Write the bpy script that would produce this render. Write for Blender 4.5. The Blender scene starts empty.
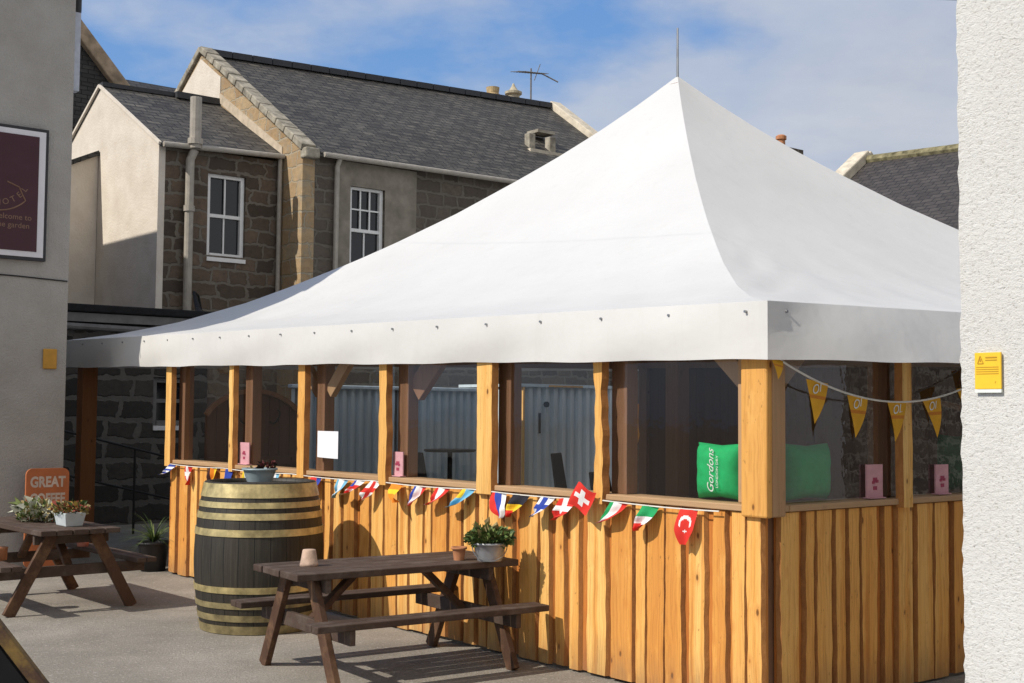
import bpy, math, random
from mathutils import Vector, Matrix
random.seed(7)
S = bpy.context.scene
COL = S.collection
YAW = 0.68319624
CX, CY = 1.49024603, 7.49747135          # near corner of the marquee on the ground
VX = Vector((math.cos(YAW), math.sin(YAW), 0)); UY = Vector((-math.sin(YAW), math.cos(YAW), 0))
def W(x, y, z=0.0): return Vector((CX, CY, 0)) + VX*x + UY*y + Vector((0, 0, z))

# ------------------------------------------------------------------ node helpers
def node(nt, t, props=None, ins=None):
    n = nt.nodes.new(t)
    for k, v in (props or {}).items(): setattr(n, k, v)
    for k, v in (ins or {}).items():
        s = n.inputs[k]
        if isinstance(v, bpy.types.NodeSocket): nt.links.new(v, s)
        else:
            if isinstance(v, tuple) and len(v) == 3 and s.type == 'RGBA': v = v + (1,)
            s.default_value = v
    return n
def mixc(nt, f, a, b, mode='MIX'):
    n = nt.nodes.new('ShaderNodeMix'); n.data_type = 'RGBA'; n.blend_type = mode
    for i, v in ((0, f), (6, a), (7, b)):
        if isinstance(v, bpy.types.NodeSocket): nt.links.new(v, n.inputs[i])
        else:
            if isinstance(v, tuple) and len(v) == 3: v = v + (1,)
            n.inputs[i].default_value = v
    return n.outputs[2]
def mth(nt, op, a, b=0.0, clamp=False):
    n = node(nt, 'ShaderNodeMath', {'operation': op, 'use_clamp': clamp}, {0: a, 1: b}); return n.outputs[0]
def ramp(nt, f, stops, interp='LINEAR'):
    n = nt.nodes.new('ShaderNodeValToRGB'); cr = n.color_ramp; cr.interpolation = interp
    while len(cr.elements) < len(stops): cr.elements.new(0.5)
    for e, (p, c) in zip(cr.elements, stops):
        e.position = p
        e.color = (c, c, c, 1) if isinstance(c, (int, float)) else tuple(c) + (1,)
    nt.links.new(f, n.inputs[0]); return n.outputs[0]
def noise(nt, vec, scale, detail=4, rough=0.55, dist=0.0):
    return node(nt, 'ShaderNodeTexNoise', {}, {'Vector': vec, 'Scale': scale, 'Detail': detail, 'Roughness': rough, 'Distortion': dist}).outputs[0]
def vscale(nt, vec, s):
    return node(nt, 'ShaderNodeVectorMath', {'operation': 'MULTIPLY'}, {0: vec, 1: s}).outputs[0]
def vadd(nt, a, b):
    return node(nt, 'ShaderNodeVectorMath', {'operation': 'ADD'}, {0: a, 1: b}).outputs[0]
def objco(nt): return nt.nodes.new('ShaderNodeTexCoord').outputs['Object']
def sep(nt, v): return node(nt, 'ShaderNodeSeparateXYZ', {}, {0: v}).outputs
def comb(nt, x, y, z): return node(nt, 'ShaderNodeCombineXYZ', {}, {0: x, 1: y, 2: z}).outputs[0]
def bump(nt, h, strength, dist):
    return node(nt, 'ShaderNodeBump', {}, {'Height': h, 'Strength': strength, 'Distance': dist}).outputs[0]
def newmat(name, rough=0.6, spec=0.3, metal=0.0, base=None):
    m = bpy.data.materials.new(name); m.use_nodes = True
    nt = m.node_tree; b = nt.nodes['Principled BSDF']
    b.inputs['Roughness'].default_value = rough; b.inputs['Specular IOR Level'].default_value = spec
    b.inputs['Metallic'].default_value = metal
    if base: b.inputs['Base Color'].default_value = tuple(base) + (1,)
    return m, nt, b
def rnd_attr(nt): return node(nt, 'ShaderNodeAttribute', {'attribute_name': 'rnd'}).outputs['Fac']

def M_wood(name, pale, mid, dark, grain=(14, 14, 0.9), rough=0.6, knots=True, spec=0.25, weather=None, bmp=0.25, vary=0.5, streak=0.6):
    m, nt, b = newmat(name, rough, spec)
    r = rnd_attr(nt); co = objco(nt)
    off = comb(nt, mth(nt, 'MULTIPLY', r, 37.3), mth(nt, 'MULTIPLY', r, 91.7), mth(nt, 'MULTIPLY', r, 53.1))
    v = vadd(nt, co, off)
    g1 = noise(nt, vscale(nt, v, grain), 1.0, 7, 0.66, 0.7)
    g2 = noise(nt, vscale(nt, v, tuple(3.2*q for q in grain)), 2.2, 5, 0.75)
    c = ramp(nt, g1, [(0.30, pale), (0.5, mixt(pale, mid, streak)), (0.66, mid)])
    c = mixc(nt, mth(nt, 'MULTIPLY', ramp(nt, g2, [(0.47, 0.0), (0.70, 1.0)]), 0.55), c, dark)
    tone = ramp(nt, mth(nt, 'FRACT', mth(nt, 'MULTIPLY', r, 7.77)), [(0, pale), (0.45, mixt(pale, mid, .5)), (1, mid)])
    c = mixc(nt, vary, c, tone)
    if knots:
        kv = vscale(nt, v, (1.0, 1.0, 0.55) if grain[2] == min(grain) else ((0.55, 1, 1) if grain[0] == min(grain) else (1, .55, 1)))
        vo = node(nt, 'ShaderNodeTexVoronoi', {}, {'Vector': kv, 'Scale': 6.2, 'Randomness': 1.0}).outputs['Distance']
        k = ramp(nt, vo, [(0.0, 1.0), (0.05, 0.85), (0.085, 0.25), (0.15, 0.0)])
        c = mixc(nt, mth(nt, 'MULTIPLY', k, 0.85), c, tuple(0.35*x for x in mid))
    w = noise(nt, vscale(nt, co, (1.3, 1.3, 0.8)), 1.6, 3)
    c = mixc(nt, mth(nt, 'MULTIPLY', ramp(nt, w, [(0.4, 0.0), (0.75, 1.0)]), 0.16), c, mixt(mid, dark, .4))
    if weather:
        w2 = noise(nt, vscale(nt, v, (5, 5, 5)), 1.0, 5, .7)
        c = mixc(nt, mth(nt, 'MULTIPLY', ramp(nt, w2, [(0.48, 0.0), (0.68, 1.0)]), 0.6), c, weather)
    nt.links.new(c, b.inputs['Base Color'])
    nt.links.new(bump(nt, mth(nt, 'ADD', g1, g2), bmp, 0.004), b.inputs['Normal'])
    return m
def mixt(a, b, f): return tuple(x*(1-f)+y*f for x, y in zip(a, b))

def M_larch(name, pale, mid, red, dirt=True, gain=1.0):
    m, nt, b = newmat(name, 0.62, 0.22)
    r = rnd_attr(nt); co = objco(nt)
    v = vadd(nt, co, comb(nt, mth(nt, 'MULTIPLY', r, 37.3), mth(nt, 'MULTIPLY', r, 91.7), mth(nt, 'MULTIPLY', r, 53.1)))
    wob = node(nt, 'ShaderNodeTexNoise', {}, {'Vector': v, 'Scale': 2.2, 'Detail': 3.0}).outputs['Color']
    vw = vadd(nt, v, vscale(nt, vadd(nt, wob, (-.5,-.5,-.5)), (.06,.06,0)))
    A_ = noise(nt, vscale(nt, vw, (13, 13, .28)), 1.0, 4, .55)
    B_ = noise(nt, vscale(nt, vw, (75, 75, 1.8)), 1.0, 4, .65)
    D_ = noise(nt, vscale(nt, v, (9, 9, 2.2)), 1.0, 5, .7)
    tone = mth(nt, 'FRACT', mth(nt, 'MULTIPLY', r, 7.77))
    base = ramp(nt, tone, [(0, pale), (.4, mixt(pale, mid, .35)), (.75, mixt(pale, mid, .75)), (1, mixt(mid, red, .4))])
    c = mixc(nt, mth(nt, 'MULTIPLY', ramp(nt, A_, [(.46, 0), (.58, 1)]), .75), base, mid)
    c = mixc(nt, mth(nt, 'MULTIPLY', ramp(nt, A_, [(.60, 0), (.70, 1)]), .7), c, red)
    c = mixc(nt, mth(nt, 'MULTIPLY', ramp(nt, B_, [(.46, 0), (.66, 1)]), .42), c, mixt(red, (.1,.03,.01), .35))
    c = mixc(nt, mth(nt, 'MULTIPLY', ramp(nt, D_, [(.56, 0), (.72, 1)]), .35), c, tuple(min(1, x*1.1) for x in pale))
    vo = node(nt, 'ShaderNodeTexVoronoi', {}, {'Vector': vscale(nt, v, (1, 1, .5)), 'Scale': 9.5, 'Randomness': 1.0})
    on = mth(nt, 'GREATER_THAN', sep(nt, vo.outputs['Color'])[0], .45)
    halo = mth(nt, 'MULTIPLY', ramp(nt, vo.outputs['Distance'], [(0, 1), (.14, .6), (.30, 0)]), on)
    core = mth(nt, 'MULTIPLY', ramp(nt, vo.outputs['Distance'], [(0, 1), (.07, .9), (.12, 0)]), on)
    c = mixc(nt, mth(nt, 'MULTIPLY', halo, .55), c, red)
    c = mixc(nt, mth(nt, 'MULTIPLY', core, .85), c, (.09, .035, .012))
    sp = noise(nt, vscale(nt, v, (1, 1, .45)), 42, 3, .6)
    c = mixc(nt, mth(nt, 'MULTIPLY', ramp(nt, sp, [(.66, 0), (.74, 1)]), .55), c, (.16, .06, .02))
    if dirt:
        z = sep(nt, co)[2]
        dz = ramp(nt, mth(nt, 'ADD', z, mth(nt, 'MULTIPLY', mth(nt, 'SUBTRACT', D_, .5), .5)), [(.02, 1.0), (.12, .5), (.30, 0)])
        c = mixc(nt, mth(nt, 'MULTIPLY', dz, .5), c, (.20, .13, .08))
    nt.links.new(c, b.inputs['Base Color'])
    nt.links.new(bump(nt, mth(nt, 'ADD', mth(nt, 'MULTIPLY', A_, 1.5), mth(nt, 'SUBTRACT', B_, core)), .35, .006), b.inputs['Normal'])
    return m

def M_plain(name, c, rough=0.6, spec=0.3, metal=0.0, var=0.15, scale=9.0, bmp=0.0):
    m, nt, b = newmat(name, rough, spec, metal)
    n = noise(nt, objco(nt), scale, 5, .6)
    col = mixc(nt, ramp(nt, n, [(0.3, 0.0), (0.7, 1.0)]), tuple(x*(1-var) for x in c), tuple(min(1, x*(1+var)) for x in c))
    nt.links.new(col, b.inputs['Base Color'])
    if bmp: nt.links.new(bump(nt, n, bmp, .01), b.inputs['Normal'])
    return m

def M_harl(name, c, speck, scale=95.0, strength=0.9, dist=0.012, stain=(0.6, 0.57, 0.5), stain_amt=0.15, speck_lo=0.60):
    m, nt, b = newmat(name, 0.9, 0.1)
    co = objco(nt)
    vo = node(nt, 'ShaderNodeTexVoronoi', {'feature': 'SMOOTH_F1'}, {'Vector': co, 'Scale': scale, 'Smoothness': 0.4}).outputs['Distance']
    n1 = noise(nt, co, scale*0.55, 5, .65); n2 = noise(nt, co, 2.0, 5, .6); n3 = noise(nt, co, scale*1.1, 3, .6, 0.4)
    col = mixc(nt, mth(nt, 'MULTIPLY', ramp(nt, n2, [(0.35, 0), (0.7, 1)]), stain_amt), c, stain)
    col = mixc(nt, mth(nt, 'MULTIPLY', ramp(nt, n3, [(speck_lo, 0.0), (speck_lo+.1, 1.0)]), 0.75), col, speck)
    h = mth(nt, 'ADD', mth(nt, 'MULTIPLY', vo, -0.9), mth(nt, 'MULTIPLY', n1, 1.3))
    nt.links.new(col, b.inputs['Base Color'])
    nt.links.new(bump(nt, h, strength, dist), b.inputs['Normal'])
    return m

def M_rough(name):
    """thrown roughcast: pale, with dark pits and small chips"""
    m, nt, b = newmat(name, 0.92, 0.1)
    co = objco(nt)
    st = vscale(nt, co, (1, 1, 1.5))
    a = noise(nt, st, 38, 5, .72, .5); c_ = noise(nt, st, 95, 4, .7, .3); e = noise(nt, st, 17, 4, .6, .8); w = noise(nt, co, 1.6, 4)
    col = mixc(nt, ramp(nt, w, [(.3, 0), (.7, 1)]), (.68, .68, .66), (.63, .625, .60))
    pit = ramp(nt, mth(nt, 'ADD', mth(nt, 'MULTIPLY', a, .6), mth(nt, 'MULTIPLY', c_, .4)), [(.34, 1), (.42, .35), (.47, 0)])
    col = mixc(nt, mth(nt, 'MULTIPLY', pit, .85), col, (.27, .25, .21))
    col = mixc(nt, mth(nt, 'MULTIPLY', ramp(nt, c_, [(.62, 0), (.72, 1)]), .35), col, (.40, .37, .32))
    nt.links.new(col, b.inputs['Base Color'])
    h = mth(nt, 'ADD', mth(nt, 'ADD', mth(nt, 'MULTIPLY', a, 1.0), mth(nt, 'MULTIPLY', c_, .5)), mth(nt, 'MULTIPLY', e, .7))
    nt.links.new(bump(nt, h, .75, .012), b.inputs['Normal'])
    return m

def M_stone(name, c1, c2, mortar, bw=0.42, rh=0.27, ms=0.03, lichen=None, seed=0.0):
    m, nt, b = newmat(name, 0.9, 0.15)
    co = objco(nt); s = sep(nt, co)
    uu = mth(nt, 'ADD', mth(nt, 'ADD', s[0], s[1]), seed)
    base = comb(nt, uu, s[2], 0.0)
    d1 = node(nt, 'ShaderNodeTexNoise', {}, {'Vector': base, 'Scale': 1.7, 'Detail': 2.0}).outputs['Color']
    d2 = node(nt, 'ShaderNodeTexNoise', {}, {'Vector': base, 'Scale': 7.0, 'Detail': 3.0}).outputs['Color']
    v = vadd(nt, base, vscale(nt, vadd(nt, d1, (-.5, -.5, -.5)), (0.32, 0.13, 0)))
    v = vadd(nt, v, vscale(nt, vadd(nt, d2, (-.5, -.5, -.5)), (0.14, 0.12, 0)))
    br = node(nt, 'ShaderNodeTexBrick', {'offset': 0.43, 'squash': 1.5, 'squash_frequency': 3},
              {'Vector': v, 'Color1': (0, 0, 0), 'Color2': (1, 1, 1), 'Mortar': (.5, .5, .5), 'Scale': 1.0, 'Mortar Size': ms,
               'Mortar Smooth': 0.35, 'Bias': 0.0, 'Brick Width': bw, 'Row Height': rh})
    n1 = noise(nt, base, 9.0, 6, .7); n2 = noise(nt, base, 0.9, 4, .6)
    stone = mixc(nt, br.outputs[0], c1, c2)
    stone = mixc(nt, mth(nt, 'MULTIPLY', ramp(nt, n1, [(.35, 0), (.7, 1)]), .55), stone, mixt(c1, (0.02, .02, .02), .55))
    col = mixc(nt, ramp(nt, br.outputs[1], [(0.2, 0.0), (0.7, 1.0)]), stone, mixc(nt, n1, tuple(x*.6 for x in mortar), mortar))
    col = mixc(nt, mth(nt, 'MULTIPLY', ramp(nt, n2, [(.4, 0), (.7, 1)]), .35), col, mixt(c1, mortar, .3))
    if lichen:
        col = mixc(nt, mth(nt, 'MULTIPLY', ramp(nt, noise(nt, base, 4.0, 6, .7), [(.5, 0), (.66, 1)]), .7), col, lichen)
    nt.links.new(col, b.inputs['Base Color'])
    nt.links.new(bump(nt, mth(nt, 'ADD', mth(nt, 'MULTIPLY', br.outputs[1], -1.0), mth(nt, 'MULTIPLY', n1, .6)), .7, .03), b.inputs['Normal'])
    return m

def M_slate(name, c1, c2, axis='x', rise=0.56, lich=(0.2, 0.2, 0.18)):
    m, nt, b = newmat(name, 0.65, 0.3)
    co = objco(nt); s = sep(nt, co)
    uu = s[0] if axis == 'x' else s[1]
    v = comb(nt, uu, mth(nt, 'MULTIPLY', s[2], 1/rise), 0.0)
    d = node(nt, 'ShaderNodeTexNoise', {}, {'Vector': v, 'Scale': 5.0, 'Detail': 3.0}).outputs['Color']
    v2 = vadd(nt, v, vscale(nt, vadd(nt, d, (-.5, -.5, -.5)), (.05, .035, 0)))
    br = node(nt, 'ShaderNodeTexBrick', {'offset': 0.5}, {'Vector': v2, 'Color1': (0, 0, 0), 'Color2': (1, 1, 1), 'Mortar': (0, 0, 0), 'Scale': 1.0,
              'Mortar Size': 0.012, 'Mortar Smooth': .2, 'Brick Width': .27, 'Row Height': .17})
    n1 = noise(nt, vscale(nt, v, (1, 4.5, 1)), 2.2, 7, .75); n2 = noise(nt, v, 14, 4, .7)
    col = mixc(nt, br.outputs[0], c1, c2)
    col = mixc(nt, mth(nt, 'MULTIPLY', ramp(nt, n1, [(.50, 0), (.64, 1)]), .75), col, lich)
    col = mixc(nt, mth(nt, 'MULTIPLY', ramp(nt, n2, [(.5, 0), (.75, 1)]), .4), col, tuple(x*.5 for x in c1))
    col = mixc(nt, br.outputs[1], col, (0.012, .012, .013))
    nt.links.new(col, b.inputs['Base Color'])
    fr = mth(nt, 'FRACT', mth(nt, 'DIVIDE', sep(nt, v2)[1], .17))
    nt.links.new(bump(nt, mth(nt, 'ADD', mth(nt, 'MULTIPLY', fr, -1.0), mth(nt, 'MULTIPLY', br.outputs[0], .5)), .6, .02), b.inputs['Normal'])
    return m

def M_canvas(name):
    m, nt, b = newmat(name, 0.45, 0.35)
    co = objco(nt)
    n = noise(nt, co, 0.7, 5, .6); n2 = noise(nt, co, 6, 4, .6); n3 = noise(nt, vscale(nt, co, (6, 6, .8)), 1.0, 5, .7)
    col = mixc(nt, ramp(nt, n, [(.35, 0), (.7, 1)]), (0.69, 0.685, 0.665), (0.645, 0.64, 0.62))
    col = mixc(nt, mth(nt, 'MULTIPLY', ramp(nt, n3, [(.55, 0), (.75, 1)]), .22), col, (0.52, 0.51, 0.46))
    nt.links.new(col, b.inputs['Base Color'])
    nt.links.new(bump(nt, mth(nt, 'ADD', mth(nt, 'MULTIPLY', n2, .15), mth(nt, 'MULTIPLY', n, 2)), .25, .05), b.inputs['Normal'])
    tr = node(nt, 'ShaderNodeBsdfTranslucent', {}, {'Color': (.80, .79, .75, 1)})
    mx = node(nt, 'ShaderNodeMixShader', {}, {0: .11, 1: b.outputs[0], 2: tr.outputs[0]})
    nt.links.new(mx.outputs[0], [q for q in nt.nodes if q.type == 'OUTPUT_MATERIAL'][0].inputs[0])
    return m

def M_ground(name):
    m, nt, b = newmat(name, 0.92, 0.15)
    co = objco(nt)
    n1 = noise(nt, co, 0.35, 6, .6); n2 = noise(nt, co, 2.6, 6, .65); n3 = noise(nt, co, 70, 4, .75); n4 = noise(nt, co, 26, 5, .7)
    c = mixc(nt, ramp(nt, n1, [(.42, 0), (.56, 1)]), (.270, .245, .208), (.375, .34, .29))
    c = mixc(nt, mth(nt, 'MULTIPLY', ramp(nt, n2, [(.45, 0), (.75, 1)]), .45), c, (.20, .18, .155))
    c = mixc(nt, mth(nt, 'MULTIPLY', ramp(nt, n3, [(.46, 0), (.62, 1)]), .65), c, (.14, .13, .115))
    c = mixc(nt, mth(nt, 'MULTIPLY', ramp(nt, n4, [(.56, 0), (.66, 1)]), .5), c, (.55, .52, .46))
    # hairline cracks with a shape of their own
    wob = node(nt, 'ShaderNodeTexNoise', {}, {'Vector': co, 'Scale': 1.4, 'Detail': 6.0}).outputs['Color']
    cv = vadd(nt, co, vscale(nt, vadd(nt, wob, (-.5, -.5, -.5)), (.9, .9, 0)))
    ed = node(nt, 'ShaderNodeTexVoronoi', {'feature': 'DISTANCE_TO_EDGE'}, {'Vector': cv, 'Scale': .21}).outputs['Distance']
    k = ramp(nt, ed, [(0, .6), (.006, .4), (.02, 0)])
    c = mixc(nt, mth(nt, 'MULTIPLY', k, .30), c, (.10, .085, .07))
    nt.links.new(c, b.inputs['Base Color'])
    nt.links.new(bump(nt, mth(nt, 'ADD', n3, mth(nt, 'MULTIPLY', n4, .6)), .8, .012), b.inputs['Normal'])
    return m

def M_glass(name, tint=(.80, .82, .82), ior=1.45, rough=0.02, refl=1.0):
    m = bpy.data.materials.new(name); m.use_nodes = True; nt = m.node_tree
    for n in list(nt.nodes):
        if n.type != 'OUTPUT_MATERIAL': nt.nodes.remove(n)
    out = [n for n in nt.nodes if n.type == 'OUTPUT_MATERIAL'][0]
    t = node(nt, 'ShaderNodeBsdfTransparent', {}, {0: tint})
    g = node(nt, 'ShaderNodeBsdfGlossy', {}, {'Color': (.95, .95, .95), 'Roughness': rough,
             'Normal': bump(nt, noise(nt, objco(nt), 5.0, 3), .08, .02)})
    back = nt.nodes.new('ShaderNodeNewGeometry').outputs['Backfacing']      # thin sheet: same reflection from both sides
    iorv = mth(nt, 'ADD', mth(nt, 'MULTIPLY', back, 1/ior-ior), ior)
    f = node(nt, 'ShaderNodeFresnel', {}, {'IOR': iorv}).outputs[0]
    mx = node(nt, 'ShaderNodeMixShader', {}, {0: mth(nt, 'MULTIPLY', f, refl, True), 1: t.outputs[0], 2: g.outputs[0]})
    nt.links.new(mx.outputs[0], out.inputs[0])
    return m

def M_barrel(name):
    m, nt, b = newmat(name, 0.55, 0.4)
    co = objco(nt); s = sep(nt, co)
    ang = mth(nt, 'ARCTAN2', s[1], s[0])
    a2 = mth(nt, 'MULTIPLY', ang, 26/(2*math.pi))
    fr = mth(nt, 'FRACT', a2); fl = mth(nt, 'FLOOR', a2)
    wn = node(nt, 'ShaderNodeTexWhiteNoise', {'noise_dimensions': '1D'}, {'W': fl}).outputs[0]
    g = noise(nt, comb(nt, mth(nt, 'MULTIPLY', ang, 12), s[2], fl), 2.0, 5, .7)
    c = mixc(nt, wn, (.018, .015, .011), (.032, .026, .018))
    c = mixc(nt, mth(nt, 'MULTIPLY', ramp(nt, g, [(.45, 0), (.75, 1)]), .55), c, (.075, .068, .050))
    gap = mth(nt, 'LESS_THAN', mth(nt, 'ABSOLUTE', mth(nt, 'SUBTRACT', fr, .5)), .47)
    c = mixc(nt, gap, (.006, .006, .005), c)
    nt.links.new(c, b.inputs['Base Color'])
    nt.links.new(bump(nt, mth(nt, 'ADD', gap, mth(nt, 'MULTIPLY', g, .5)), .5, .01), b.inputs['Normal'])
    return m

def M_corr(name, c, var=.2, metal=.0):
    m, nt, b = newmat(name, 0.5, 0.4, metal)
    co = objco(nt); n = noise(nt, vscale(nt, co, (8, 8, .5)), 1.0, 5, .7); n2 = noise(nt, co, 1.5, 4)
    col = mixc(nt, ramp(nt, n, [(.3, 0), (.7, 1)]), tuple(x*(1-var) for x in c), tuple(x*(1+var) for x in c))
    col = mixc(nt, mth(nt, 'MULTIPLY', ramp(nt, n2, [(.55, 0), (.75, 1)]), .25), col, (.16, .12, .09))
    nt.links.new(col, b.inputs['Base Color']); return m

# ------------------------------------------------------------------ mesh builder
class MB:
    def __init__(s): s.v = []; s.f = []; s.m = []; s.r = []
    def add(s, vs, fs, mi=0, rn=None):
        o = len(s.v); rn = random.random() if rn is None else rn
        s.v += [tuple(p) for p in vs]
        for f in fs: s.f.append(tuple(o+i for i in f)); s.m.append(mi); s.r.append(rn)
    def box(s, x0, x1, y0, y1, z0, z1, mi=0, rn=None):
        s.add([(x0,y0,z0),(x1,y0,z0),(x1,y1,z0),(x0,y1,z0),(x0,y0,z1),(x1,y0,z1),(x1,y1,z1),(x0,y1,z1)],
              [(0,3,2,1),(4,5,6,7),(0,1,5,4),(1,2,6,5),(2,3,7,6),(3,0,4,7)], mi, rn)
    def hexa(s, p, mi=0, rn=None):
        s.add(p, [(0,3,2,1),(4,5,6,7),(0,1,5,4),(1,2,6,5),(2,3,7,6),(3,0,4,7)], mi, rn)
    def beam(s, p, q, w, h, up=(0,0,1), mi=0, rn=None):
        p = Vector(p); q = Vector(q); d = (q-p).normalized(); up = Vector(up)
        sd = d.cross(up)
        if sd.length < 1e-6: sd = d.cross(Vector((0,1,0)))
        sd.normalize(); u2 = sd.cross(d).normalized()
        a = sd*w/2; b = u2*h/2
        s.hexa([p-a-b, p+a-b, q+a-b, q-a-b, p-a+b, p+a+b, q+a+b, q-a+b], mi, rn)
    def quad(s, a, b, c, d, mi=0, rn=None): s.add([a,b,c,d], [(0,1,2,3)], mi, rn)
    def poly(s, pts, mi=0, rn=None): s.add(pts, [tuple(range(len(pts)))], mi, rn)
    def prism(s, pts, off, mi=0, rn=None, side=None):
        n = len(pts); off = Vector(off); rn = random.random() if rn is None else rn
        q = [Vector(p) for p in pts]; q2 = [p+off for p in q]
        s.add(q+q2, [tuple(range(n-1,-1,-1)), tuple(range(n,2*n))], mi, rn)
        s.add(q+q2, [(i,(i+1)%n,n+(i+1)%n,n+i) for i in range(n)], mi if side is None else side, rn)
    def tube(s, pts, r, n=8, mi=0, rn=None, cap=True):
        pts = [Vector(p) for p in pts]; rs = r if isinstance(r, (list, tuple)) else [r]*len(pts)
        vs = []; ref = None
        for i, p in enumerate(pts):
            d = (pts[min(i+1,len(pts)-1)]-pts[max(i-1,0)]).normalized()
            if ref is None: ref = Vector((0,0,1)) if abs(d.z) < .9 else Vector((1,0,0))
            a = d.cross(ref).normalized(); b = a.cross(d).normalized(); ref = b
            for k in range(n):
                t = 2*math.pi*k/n; vs.append(p+(a*math.cos(t)+b*math.sin(t))*rs[i])
        fs = [(i*n+k, i*n+(k+1)%n, (i+1)*n+(k+1)%n, (i+1)*n+k) for i in range(len(pts)-1) for k in range(n)]
        if cap: fs += [tuple(range(n-1,-1,-1)), tuple((len(pts)-1)*n+k for k in range(n))]
        s.add(vs, fs, mi, rn)
    def lathe(s, c, prof, n=32, mi=0, rn=None, cap=True, jit=0.0):
        vs = []
        for r, z in prof:
            for k in range(n):
                t = 2*math.pi*k/n; vs.append((c[0]+r*math.cos(t), c[1]+r*math.sin(t), c[2]+z))
        fs = [(i*n+k, i*n+(k+1)%n, (i+1)*n+(k+1)%n, (i+1)*n+k) for i in range(len(prof)-1) for k in range(n)]
        if cap: fs += [tuple(range(n-1,-1,-1)), tuple((len(prof)-1)*n+k for k in range(n))]
        s.add(vs, fs, mi, rn)
    def text(s, body, o, xd, yd, size, mi=0, shear=0.0, align='CENTER', squash=1.0, bold=0.0):
        cu = bpy.data.curves.new('lettering', 'FONT'); cu.body = body; cu.size = size; cu.offset = bold; cu.shear = shear; cu.align_x = align; cu.align_y = 'CENTER'
        cu.resolution_u = 3
        ob = bpy.data.objects.new('lettering', cu); me = bpy.data.meshes.new_from_object(ob)
        xd = Vector(xd); yd = Vector(yd); o = Vector(o)
        s.add([o+xd*v.co.x*squash+yd*v.co.y for v in me.vertices], [tuple(p.vertices) for p in me.polygons], mi)
        bpy.data.objects.remove(ob); bpy.data.curves.remove(cu); bpy.data.meshes.remove(me)
    def wall(s, x0, x1, z0, z1, y, holes, depth, mi=0, rmi=None):
        xs = sorted({x0, x1, *[h[0] for h in holes], *[h[1] for h in holes]}); zs = sorted({z0, z1, *[h[2] for h in holes], *[h[3] for h in holes]})
        for i in range(len(xs)-1):
            for j in range(len(zs)-1):
                cx = (xs[i]+xs[i+1])/2; cz = (zs[j]+zs[j+1])/2
                if any(h[0] < cx < h[1] and h[2] < cz < h[3] for h in holes): continue
                s.quad((xs[i],y,zs[j]),(xs[i+1],y,zs[j]),(xs[i+1],y,zs[j+1]),(xs[i],y,zs[j+1]), mi)
        for a, b, c, d in holes:
            r = mi if rmi is None else rmi; Y = y+depth
            s.quad((a,y,c),(b,y,c),(b,Y,c),(a,Y,c), r); s.quad((a,y,d),(a,Y,d),(b,Y,d),(b,y,d), r)
            s.quad((a,y,c),(a,Y,c),(a,Y,d),(a,y,d), r); s.quad((b,y,c),(b,y,d),(b,Y,d),(b,Y,c), r)
    def leaves(s, c, rad, n, size, mis, spread=1.0, up=0.3, flat=0.0):
        c = Vector(c)
        for _ in range(n):
            while True:
                d = Vector((random.uniform(-1,1), random.uniform(-1,1), random.uniform(-1,1)))
                if .15 < d.length < 1: break
            p = c+Vector((d.x*rad[0], d.y*rad[1], d.z*rad[2]))
            a = (Vector((d.x, d.y, d.z*.5+up))+Vector((random.uniform(-.6,.6),)*3)).normalized()
            sd = a.cross(Vector((random.uniform(-1,1), random.uniform(-1,1), random.uniform(-1,1)))).normalized()
            L = size*random.uniform(.6, 1.3); w = L*.36; nrm = a.cross(sd)
            s.add([p, p+a*L*.5+sd*w+nrm*L*.1, p+a*L-nrm*L*.12, p+a*L*.5-sd*w+nrm*L*.1], [(0,1,2,3)], random.choice(mis))

ORG = {}
def finish(me, mb, mats, smooth):
    for m in mats: me.materials.append(m)
    me.polygons.foreach_set('material_index', mb.m)
    me.polygons.foreach_set('use_smooth', [smooth]*len(mb.f))
    at = me.attributes.new('rnd', 'FLOAT', 'FACE'); at.data.foreach_set('value', mb.r)
    me.update()
def mesh_obj(name, mb, mats, org, smooth, bevel):
    me = bpy.data.meshes.new(name)
    me.from_pydata([(x-org[0], y-org[1], z-org[2]) for x, y, z in mb.v], [], mb.f)
    if not isinstance(mats, (list, tuple)): mats = [mats]
    finish(me, mb, mats, smooth)
    o = bpy.data.objects.new(name, me); COL.objects.link(o)
    if bevel:
        bv = o.modifiers.new('Bevel', 'BEVEL'); bv.width = bevel; bv.segments = 2; bv.limit_method = 'ANGLE'; bv.angle_limit = math.radians(50)
    return o
def tag(o, label, cat, group=None):
    o['label'] = label; o['category'] = cat
    if group: o['group'] = group
def thing(name, label, cat, o=(0,0,0), rot=0.0, local=False, group=None, world=False):
    e = bpy.data.objects.new(name, None); COL.objects.link(e); e.empty_display_size = .2
    e.location = Vector(o) if world else W(*o)
    e.rotation_euler = (0, 0, rot if world else YAW+rot)
    tag(e, label, cat, group); ORG[e] = (0,0,0) if local else o
    return e
def part(name, mb, mats, parent, smooth=False, bevel=0, label=None):
    org = ORG[parent]
    o = mesh_obj(name, mb, mats, org, smooth, bevel); o.parent = parent; ORG[o] = org
    if label: o['label'] = label
    return o
def single(name, mb, mats, label, cat, o=(0,0,0), rot=0.0, local=False, smooth=False, bevel=0, group=None, world=False, kind=None):
    ob = mesh_obj(name, mb, mats, (0,0,0) if local else o, smooth, bevel)
    ob.location = Vector(o) if world else W(*o); ob.rotation_euler = (0,0,rot if world else YAW+rot)
    if cat: tag(ob, label, cat, group)
    else: ob['label'] = label
    if kind: ob['kind'] = kind
    ORG[ob] = (0,0,0) if local else o
    return ob

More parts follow.
